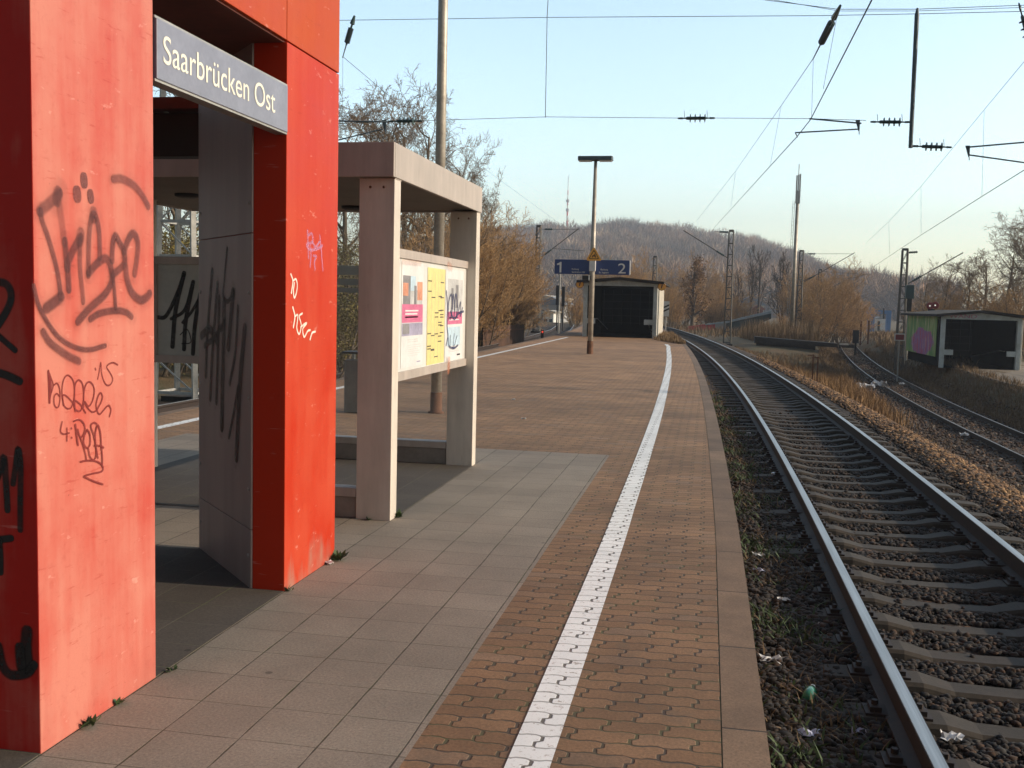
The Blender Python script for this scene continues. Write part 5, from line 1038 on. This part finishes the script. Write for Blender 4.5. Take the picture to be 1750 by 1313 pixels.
for i, (px_, Y, pt, lab) in enumerate([(665, 33, 385, 'russet shrub behind the shelter glass beside the first post'), (720, 37, 372, 'russet shrub seen between the shelter posts'), (770, 42, 345, 'russet shrub behind the second shelter post'), (826, 47, 372, 'russet shrub just right of the grey shelter'),
        (852, 52, 378, 'large russet shrub over the rusty board wall'), (874, 58, 392, 'rounded russet shrub left of the lattice mast'), (893, 66, 425, 'low russet shrub next to the lattice mast'), (845, 62, 350, 'tallest russet shrub behind the board wall')]): plant(shrub[i % 3], px_, Y, pt, lab, 'russet shrubs beyond the left track', wide=1.15)
for i, (px_, Y, pt, lab) in enumerate([(590, 27, 372, 'olive ivy thicket in the gap between portal and shelter'), (545, 25, 350, 'olive ivy thicket hidden mostly behind the second red pillar'), (270, 23, 335, 'olive ivy thicket at the left end of the portal opening'), (322, 25, 330, 'olive ivy thicket behind the pale lattice mast'), (375, 28, 325, 'olive ivy thicket behind the grey cladding of the portal'), (630, 30, 420, 'olive ivy thicket behind the first shelter post'), (690, 35, 480, 'low olive thicket below the russet shrubs')]): plant(ivy[i % 2], px_, Y, pt, lab, 'olive thickets beyond the left track', wide=1.1)
plant(ivt, 1188, 112, 428, 'ivy clad leaning tree with russet twigs right of the near stairway house', GM, wide=.9)
for px_, Y, pt, lab, k in ((1345, 135, 408, 'forked bare tree with dark trunks left of the tubular pole', 1), (1285, 140, 432, 'slender bare tree between the painted wall and the forked tree', 0), (1262, 128, 462, 'thin bare tree right behind the lattice mast by the painted wall', 2), (1300, 150, 425, 'bare tree behind the forked tree near the hill', 2)): plant(forkt[k], px_, Y, pt, lab, GM, wide=.8)
for i, (px_, Y, pt, lab) in enumerate([(1440, 105, 448, 'big russet thicket tree above the side track'), (1410, 98, 470, 'russet thicket left of the side track'), (1462, 112, 482, 'russet thicket at the right end above the side track'), (1385, 92, 505, 'russet thicket behind the tubular pole foot'), (1340, 95, 535, 'low russet thicket behind the concrete ledge'), (1310, 100, 545, 'low russet thicket below the painted wall'),
        (1075, 115, 425, 'russet tree behind the right half of the blue platform sign'), (1042, 125, 436, 'russet tree behind the lamp post'), (1105, 125, 440, 'russet tree behind the roof of the near stairway house'), (1150, 110, 478, 'russet shrub just right of the near stairway house'), (985, 92, 488, 'russet shrub left of the near stairway house'), (1210, 125, 470, 'russet shrub leaning right of the ivy clad tree'), (1232, 150, 440, 'russet tree left of the lattice mast by the painted wall'), (1165, 130, 455, 'russet tree behind the striped beacon'), (1375, 130, 452, 'russet tree behind the mast right of the tubular pole'), (1425, 118, 440, 'tallest russet tree of the thicket above the side track'), (1270, 118, 500, 'russet shrub behind the painted wall'), (1225, 118, 505, 'russet shrub above the red section of the painted wall')]): plant(shrub[i % 3], px_, Y, pt, lab, 'russet thickets before the hill', wide=1.2)
for i, (px_, Y, pt, lab) in enumerate([(1582, 92, 468, 'low bare tree behind the signal head'), (1615, 88, 452, 'bare tree left above the sprayed house roof'), (1650, 84, 440, 'bare tree over the ridge of the sprayed house'), (1688, 86, 432, 'bare tree right above the sprayed house roof'), (1722, 80, 405, 'tall bare tree near the right edge'), (1748, 74, 368, 'tallest bare tree at the right edge'), (1790, 70, 360, 'bare tree cut by the right edge')]): plant(bare[i % 3], px_, Y, pt, lab, GR_, wide=1.25)
for i, (px_, Y, pt, lab) in enumerate([(1600, 84, 498, 'brown undergrowth behind the left end of the sprayed house'), (1640, 80, 492, 'brown undergrowth behind the middle of the sprayed house'), (1685, 78, 486, 'brown undergrowth behind the right part of the sprayed house'), (1730, 76, 478, 'brown undergrowth right behind the sprayed house'), (1765, 66, 480, 'brown undergrowth at the right edge behind the sprayed house'), (1570, 100, 505, 'brown undergrowth left of the sprayed house roof')]): plant(shrub[i % 3], px_, Y, pt, lab, 'undergrowth on the right bank', wide=1.3)
for i, (x, Y, H) in enumerate(((46, 16.5, 8.5), (52, 27, 9))): plant(bare[i % 3], 0, Y, 0, 'bare tree %s on the right bank outside the picture' % ('nearer', 'farther')[i], GR_, x=x, H=H, wide=1.2)
for p_ in protos.values():
    for k in pk[id(p_)]: bpy.data.objects.remove(k)
    bpy.data.objects.remove(p_)

# ------------------------------------------------------------------ grass, reeds, weeds
def blades(name, N, gen, h0, h1, wd, mat, lean=.3, seed=1):
    r = np.random.default_rng(seed); P = gen(r, N); N = len(P); a = r.uniform(0, 6.28, N); hh = r.uniform(h0, h1, N)*r.uniform(.6, 1, N); d = np.stack([np.cos(a), np.sin(a), 0*a], -1); ln = r.normal(0, lean, (N, 2))*hh[:, None]
    s = d*wd*r.uniform(.6, 1.4, N)[:, None]; mid = P + np.stack([ln[:, 0]*.35, ln[:, 1]*.35, hh*.6], -1); top = P + np.stack([ln[:, 0], ln[:, 1], hh], -1)
    V = np.stack([P-s, P+s, mid+s*.7, mid-s*.7, top], 1).reshape(-1, 3); b0 = 5*np.arange(N)[:, None]
    Q = np.concatenate([b0+np.array([[0, 1, 2]]), b0+np.array([[0, 2, 3]]), b0+np.array([[3, 2, 4]])]); o = np_mesh(name, V, Q, mat); o['kind'] = 'stuff'; return o
def on_ground(x, y, dz=-.02): return np.stack([x, y, ground_z(x, y)+dz], -1)
def g_or(r, N):
    y = r.uniform(33, 56, N); u = r.beta(2, 1.6, N); x = (c1(y)+3.0) + u*(c2(y)-2.0-c1(y)-3.0); k = r.random(N) < np.clip((y-32)/10, 0, 1); return on_ground(x, y)[k]
blades('dry_grass', 9500, g_or, .3, .85, .012, M['straw'], .25, 2)
def g_reed(r, N): y = r.uniform(73, 86, N); x = (c1(y)+5.5) + r.random(N)*(c2(y)-3-c1(y)-5.5); return on_ground(x, y)
blades('dry_reeds', 5000, g_reed, .5, 2.2, .013, M['straw2'], .14, 3)
def g_ledge(r, N): y = r.uniform(50, 65.5, N); x = (c1(y)+2.6) + r.random(N)*(c2(y)-1.9-c1(y)-2.6); return on_ground(x, y)
blades('dry_grass', 13000, g_ledge, .08, .36, .012, M['straw2'], .35, 4)
def g_left(r, N): y = r.uniform(38, 66, N); x = c3(y) - r.uniform(2.6, 6.5, N); return on_ground(x, y)
blades('dry_reeds', 9000, g_left, .6, 2.2, .014, M['straw2'], .15, 5)
def g_r2(r, N): y = r.uniform(24, 64, N); x = c2(y) + 1.2 + 2.3*r.beta(1.3, 1.3, N); z = np.where((x > plat2(y)) & (y > 36), zt, ground_z(x, y)); return np.stack([x, y, z-.02], -1)
blades('dry_grass', 13000, g_r2, .08, .42, .011, M['straw2'], .4, 6)
def g_slope(r, N): y = 10 + 45*r.beta(1.1, 1.4, N); x = c1(y) + 2.2 + 4.2*r.random(N); k = (np.sin(x*2.1+y*.8)+np.sin(y*1.7-x)+r.normal(0, .7, N)) > .5; return on_ground(x, y)[k]
blades('sparse_weeds', 9000, g_slope, .05, .2, .007, M['straw2'], .5, 7)
def g_kerb(r, N): y = 3.2 + 24*r.beta(1, 1.8, N); x = xr(y) + .04 + .75*r.beta(1.1, 2., N); k = (np.sin(y*2.9)+np.sin(y*5.3+x*4)+r.normal(0, .6, N)) > .35; return on_ground(x, y)[k]
blades("trackside_weeds", 13000, g_kerb, .03, .14, .010, M['leaf'], .6, 8)
def g_kerb2(r, N): y = 3.2 + 30*r.beta(1, 1.6, N); x = xr(y) + .03 + .8*r.beta(1.1, 1.6, N); k = (np.sin(y*2.1+2)+np.sin(y*4.3+x*5)+r.normal(0, .6, N)) > .2; return on_ground(x, y)[k]
blades('trackside_straw', 9000, g_kerb2, .03, .14, .006, M['straw2'], .8, 18)
def g_end(r, N): y = r.uniform(44, 60, N); x = xr(y) - r.uniform(.05, 1.3, N)*np.clip((y-43)/5, .15, 1); return np.stack([x, y, 0*x], -1)
blades('dry_grass', 4500, g_end, .05, .3, .012, M['straw2'], .4, 9)
def g_far(r, N): y = r.uniform(86, 150, N); x = r.uniform(-16, 30, N); k = (np.abs(x-c1(y)) > 2.6) & (np.abs(x-c2(y)) > 2.2) & (np.abs(x-c3(y)) > 2.4); return on_ground(x, y)[k]
blades('dry_grass', 16000, g_far, .3, 1.1, .03, M['straw2'], .3, 10)
def g_r3(r, N): y = r.uniform(58, 100, N); x = c2(y) + np.where(r.random(N) < .6, 1.1 + 3.6*r.random(N), -1.2 - 2.*r.random(N)); return on_ground(x, y)
blades('dry_grass', 14000, g_r3, .12, .55, .016, M['straw2'], .35, 23)
# weed plants at the feet of the pillars
rw = np.random.default_rng(21)
def weed(label, p, h, n):
    t = thing('weed_plant', label, 'weed', (p[0], p[1], 0), 'weeds in the paving joints'); V = []; Fs = []
    for k in range(n):
        a = rw.uniform(0, 6.28); L = h*rw.uniform(.5, 1.2); e = rw.uniform(.25, 1.1); d = np.array([math.cos(a)*math.cos(e), math.sin(a)*math.cos(e), math.sin(e)]); s = np.array([-math.sin(a), math.cos(a), 0])*L*.22; b_ = np.array(p)+rw.normal(0, h*.25, 3)*[1, 1, 0]
        V += [b_, b_+d*L*.5+s, b_+d*L, b_+d*L*.5-s]; Fs.append((4*k, 4*k+1, 4*k+2, 4*k+3))
    MB().add(V, Fs).build('leaves', M['leaf'], t)
for lab, px_, py_, h, n in (('small weed in the joint at the near corner of the first red pillar', 145, 1239, .06, 26), ('dry little weed halfway along the foot of the first red pillar', 195, 1203, .05, 22), ('tiny weed between the first pillar and the dark paving', 287, 1147, .035, 14), ('tiny weed at the near corner of the second red pillar', 489, 1010, .04, 16), ('bushy weed at the far foot of the second red pillar', 573, 957, .075, 40), ('weed at the foot of the first shelter post', 676, 884, .06, 30), ('tiny weed at the shaded side of the first shelter post', 628, 889, .04, 14)):
    q = atz(px_, py_); weed(lab, (q[0]+.012, q[1], 0), h, n)
# ------------------------------------------------------------------ litter
def crumple(name, label, px_, py_, z, size, mat, seed, cat='litter', flat=.35):
    r = np.random.default_rng(seed); P = atz(px_, py_, z); n = 6; V = []; Fs = []
    for i in range(n):
        for j in range(n): V.append(P + np.array([(i/(n-1)-.5)*size*1.5, (j/(n-1)-.5)*size, 0]) + r.normal(0, size*.09, 3) + np.array([0, 0, size*flat*(.5+.5*math.sin(i*1.7+j*1.1+seed))]))
    for i in range(n-1):
        for j in range(n-1): Fs.append((i*n+j, (i+1)*n+j, (i+1)*n+j+1, i*n+j+1))
    o = MB().add(V, Fs).build(name, mat, None, loc=tuple(P)); tag(o, label, cat, 'litter by the tracks'); s_ = o.modifiers.new('thick', 'SOLIDIFY'); s_.thickness = .002
zg_ = -.585
for i, (lab, px_, py_, sz, m_) in enumerate([('crumpled white tissue beside the kerb near the weeds', 1318, 1130, .085, 'paper'), ('white paper scrap on the stones below the kerb corner', 1340, 1026, .06, 'paper'), ('white wrapper lying close to the kerb higher up', 1297, 950, .075, 'paper'), ('pale wrapper just below the white one by the kerb', 1296, 976, .06, 'lilac_paper'),
        ('white scrap in the middle of the gap between kerb and rail', 1403, 1068, .03, 'paper'), ('small white scrap beside the rail foot', 1305, 861, .03, 'paper'), ('pale paper strip near the bottom edge by the kerb', 1383, 1256, .07, 'lilac_paper'), ('lilac scrap near the rail at the bottom edge', 1468, 1252, .045, 'lilac_paper'), ('small scrap near the top of the kerb gap', 1279, 741, .05, 'paper')]):
    crumple('paper_scrap', lab, px_, py_, zg_+.02, sz, M[m_], 40+i)
crumple('paper_scrap', 'white paper scrap inside the track at the bottom right', 1625, 1262, -.57, .07, M['paper'], 60)
for i, (lab, px_, py_, sz) in enumerate([('large white bag beside the rail of the side track', 1503, 660, .45), ('flat pale rubble bag spread below the orange grass', 1480, 664, .5), ('small white scrap on the side track', 1541, 657, .16), ('pale scrap on the slope before the side track', 1648, 745, .16)]): crumple('paper_bag', lab, px_, py_, -1.95 if px_ != 1648 else -2.0, sz, M['paper'], 70+i, flat=.5)
for lab, px_, py_ in (('tiny white scrap on the far brick paving', 878, 683), ('tiny white scrap on the brick paving left of the first', 895, 716)): crumple('paper_scrap', lab, px_, py_, .004, .04, M['paper'], int(px_))
crumple('paper_scrap', 'white scrap at the far foot of the second red pillar', 559, 963, .004, .045, M['paper'], 91)
q = atz(1320, 811, -.56); t = thing('drink_can', 'silver blue drink can lying beside the near rail', 'can', (q[0], q[1], -.55)); d = np.array([.5, -.85, .12]); MB().lathe(q, d, [(0, .022), (.008, .031), (.11, .031), (.118, .022)], 14).build('can_body', M['can'], t, True); MB().lathe(q + d/np.linalg.norm(d)*.1185, d, [(0, .022), (.002, .02)], 14).build('can_lid', M['steel'], t)
q = atz(1380, 1196, -.56); t = thing('bottle', 'green bottle lying among the weeds between kerb and rail', 'bottle', (q[0], q[1], -.55)); d = np.array([.25, .95, .1]); MB().lathe(q, d, [(0, .02), (.01, .034), (.1, .036), (.125, .016), (.165, .013)], 14).build('bottle_body', M['green_glass'], t, True); MB().lathe(q + d/np.linalg.norm(d)*.16, d, [(0, .015), (.012, .015)], 10).build('cap', M['paper'], t)

# ------------------------------------------------------------------ hill and the wood on it
SKY_ = [(560, 440), (700, 420), (820, 405), (860, 398), (905, 393), (960, 388), (1010, 392), (1045, 386), (1100, 388), (1150, 396), (1200, 399), (1260, 407), (1310, 421), (1350, 438), (1400, 462), (1440, 484), (1480, 500), (1540, 506), (1620, 508), (1760, 512), (2000, 515), (2400, 520)]
RY = 860.
rid = [at(px_, py_, RY) for px_, py_ in SKY_]; rx = np.array([q[0] for q in rid]); rz = np.array([q[2] for q in rid]) - 12
gx_ = np.concatenate([np.linspace(-420, 620, 90)]); gy_ = np.linspace(360, 1400, 60)
def hill_z(x, y):
    top = np.interp(x*RY/np.maximum(y*.35+RY*.65, 1), rx, rz, left=30, right=4); u = np.clip((y-380)/(RY-380), 0, 1); f = np.where(y < RY, u**1.25, np.clip(1-(y-RY)/700, .1, 1)); return -3 + (top+3)*f + 2.2*np.sin(x*.05+y*.021)*np.sin(y*.033)*u
GX, GY = np.meshgrid(gx_, gy_); GZ = hill_z(GX, GY); idx = np.arange(GX.size).reshape(GX.shape); Q = np.stack([idx[:-1, :-1], idx[:-1, 1:], idx[1:, 1:], idx[1:, :-1]], -1).reshape(-1, 4)
np_mesh('hill', np.stack([GX, GY, GZ], -1).reshape(-1, 3), Q, plain('leaf_litter', (.085, .06, .045), .95, var=.3, sc=.05, bump=0), smooth=True)['kind'] = 'structure'
r = np.random.default_rng(77); N = 3600
ty = 385 + 500*r.beta(1.3, 1., N); tx = r.uniform(-.32, .22, N)*ty*1.0; tz = hill_z(tx, ty); hH = r.uniform(13, 21, N)*np.where(r.random(N) < .12, .6, 1); hw = hH*r.uniform(.30, .50, N)
K = 170
th = r.uniform(0, 6.28, (N, K)); cz = r.uniform(-1, 1, (N, K)); rr_ = r.uniform(.35, 1, (N, K))**.5; cr = np.sqrt(1-cz**2)
ctr = np.stack([tx[:, None] + hw[:, None]*rr_*cr*np.cos(th), ty[:, None] + hw[:, None]*rr_*cr*np.sin(th), tz[:, None] + hH[:, None]*(.60 + .40*cz*rr_)], -1)
axis = np.stack([cr*np.cos(th), cr*np.sin(th), .8+cz*.6], -1) + r.normal(0, .35, (N, K, 3)); axis /= np.linalg.norm(axis, axis=-1)[..., None]
sd_ = np.cross(axis, r.normal(0, 1, (N, K, 3))); sd_ /= np.linalg.norm(sd_, axis=-1)[..., None]; ln_ = (hH[:, None, None]*r.uniform(.06, .16, (N, K, 1))); wd_ = r.uniform(.07, .2, (N, K, 1))*np.clip(hH[:, None, None]/13, .6, 1.2)
V = np.stack([ctr-axis*ln_-sd_*wd_, ctr-axis*ln_+sd_*wd_, ctr+axis*ln_], 2).reshape(-1, 3)
tk = np.stack([np.stack([tx-.28, ty, tz-1], -1), np.stack([tx+.28, ty, tz-1], -1), np.stack([tx, ty, tz+hH*.8], -1)], 1).reshape(-1, 3)
pal = np.array([(.11, .085, .068), (.17, .12, .082), (.22, .135, .075), (.075, .065, .06), (.27, .22, .17), (.04, .055, .035)]); ci = pal[r.choice(6, N, p=[.28, .24, .16, .18, .1, .04])]*(1.42, 1.32, 1.2)*r.uniform(.6, 1.4, (N, 1))*(1+.35*np.sin(tx*.021+1)*np.sin(ty*.017+tx*.006))[:, None]
colr = np.concatenate([np.repeat(ci, K*3, 0), np.repeat(ci*.7, 3, 0)]); colr = np.concatenate([colr, np.ones((len(colr), 1))], 1); V = np.concatenate([V, tk]); o = np_mesh('hill_wood', V, np.arange(len(V)).reshape(-1, 3), M['wood'], attr={'Col': colr}); o['kind'] = 'stuff'
# ------------------------------------------------------------------ haze
hz = MB().box(-1700, -330, -4.5, 1700, 1720, 150).build('haze', bpy.data.materials.new('haze_air')); hz['kind'] = 'stuff'
hm = hz.data.materials[0]; hm.use_nodes = True; hm.node_tree.nodes.clear(); ho = hm.node_tree.nodes.new('ShaderNodeOutputMaterial'); hv = hm.node_tree.nodes.new('ShaderNodeVolumePrincipled'); hv.inputs['Color'].default_value = (.74, .84, 1., 1); hv.inputs['Density'].default_value = .00058; hv.inputs['Anisotropy'].default_value = .1
hm.node_tree.links.new(hv.outputs[0], ho.inputs['Volume'])
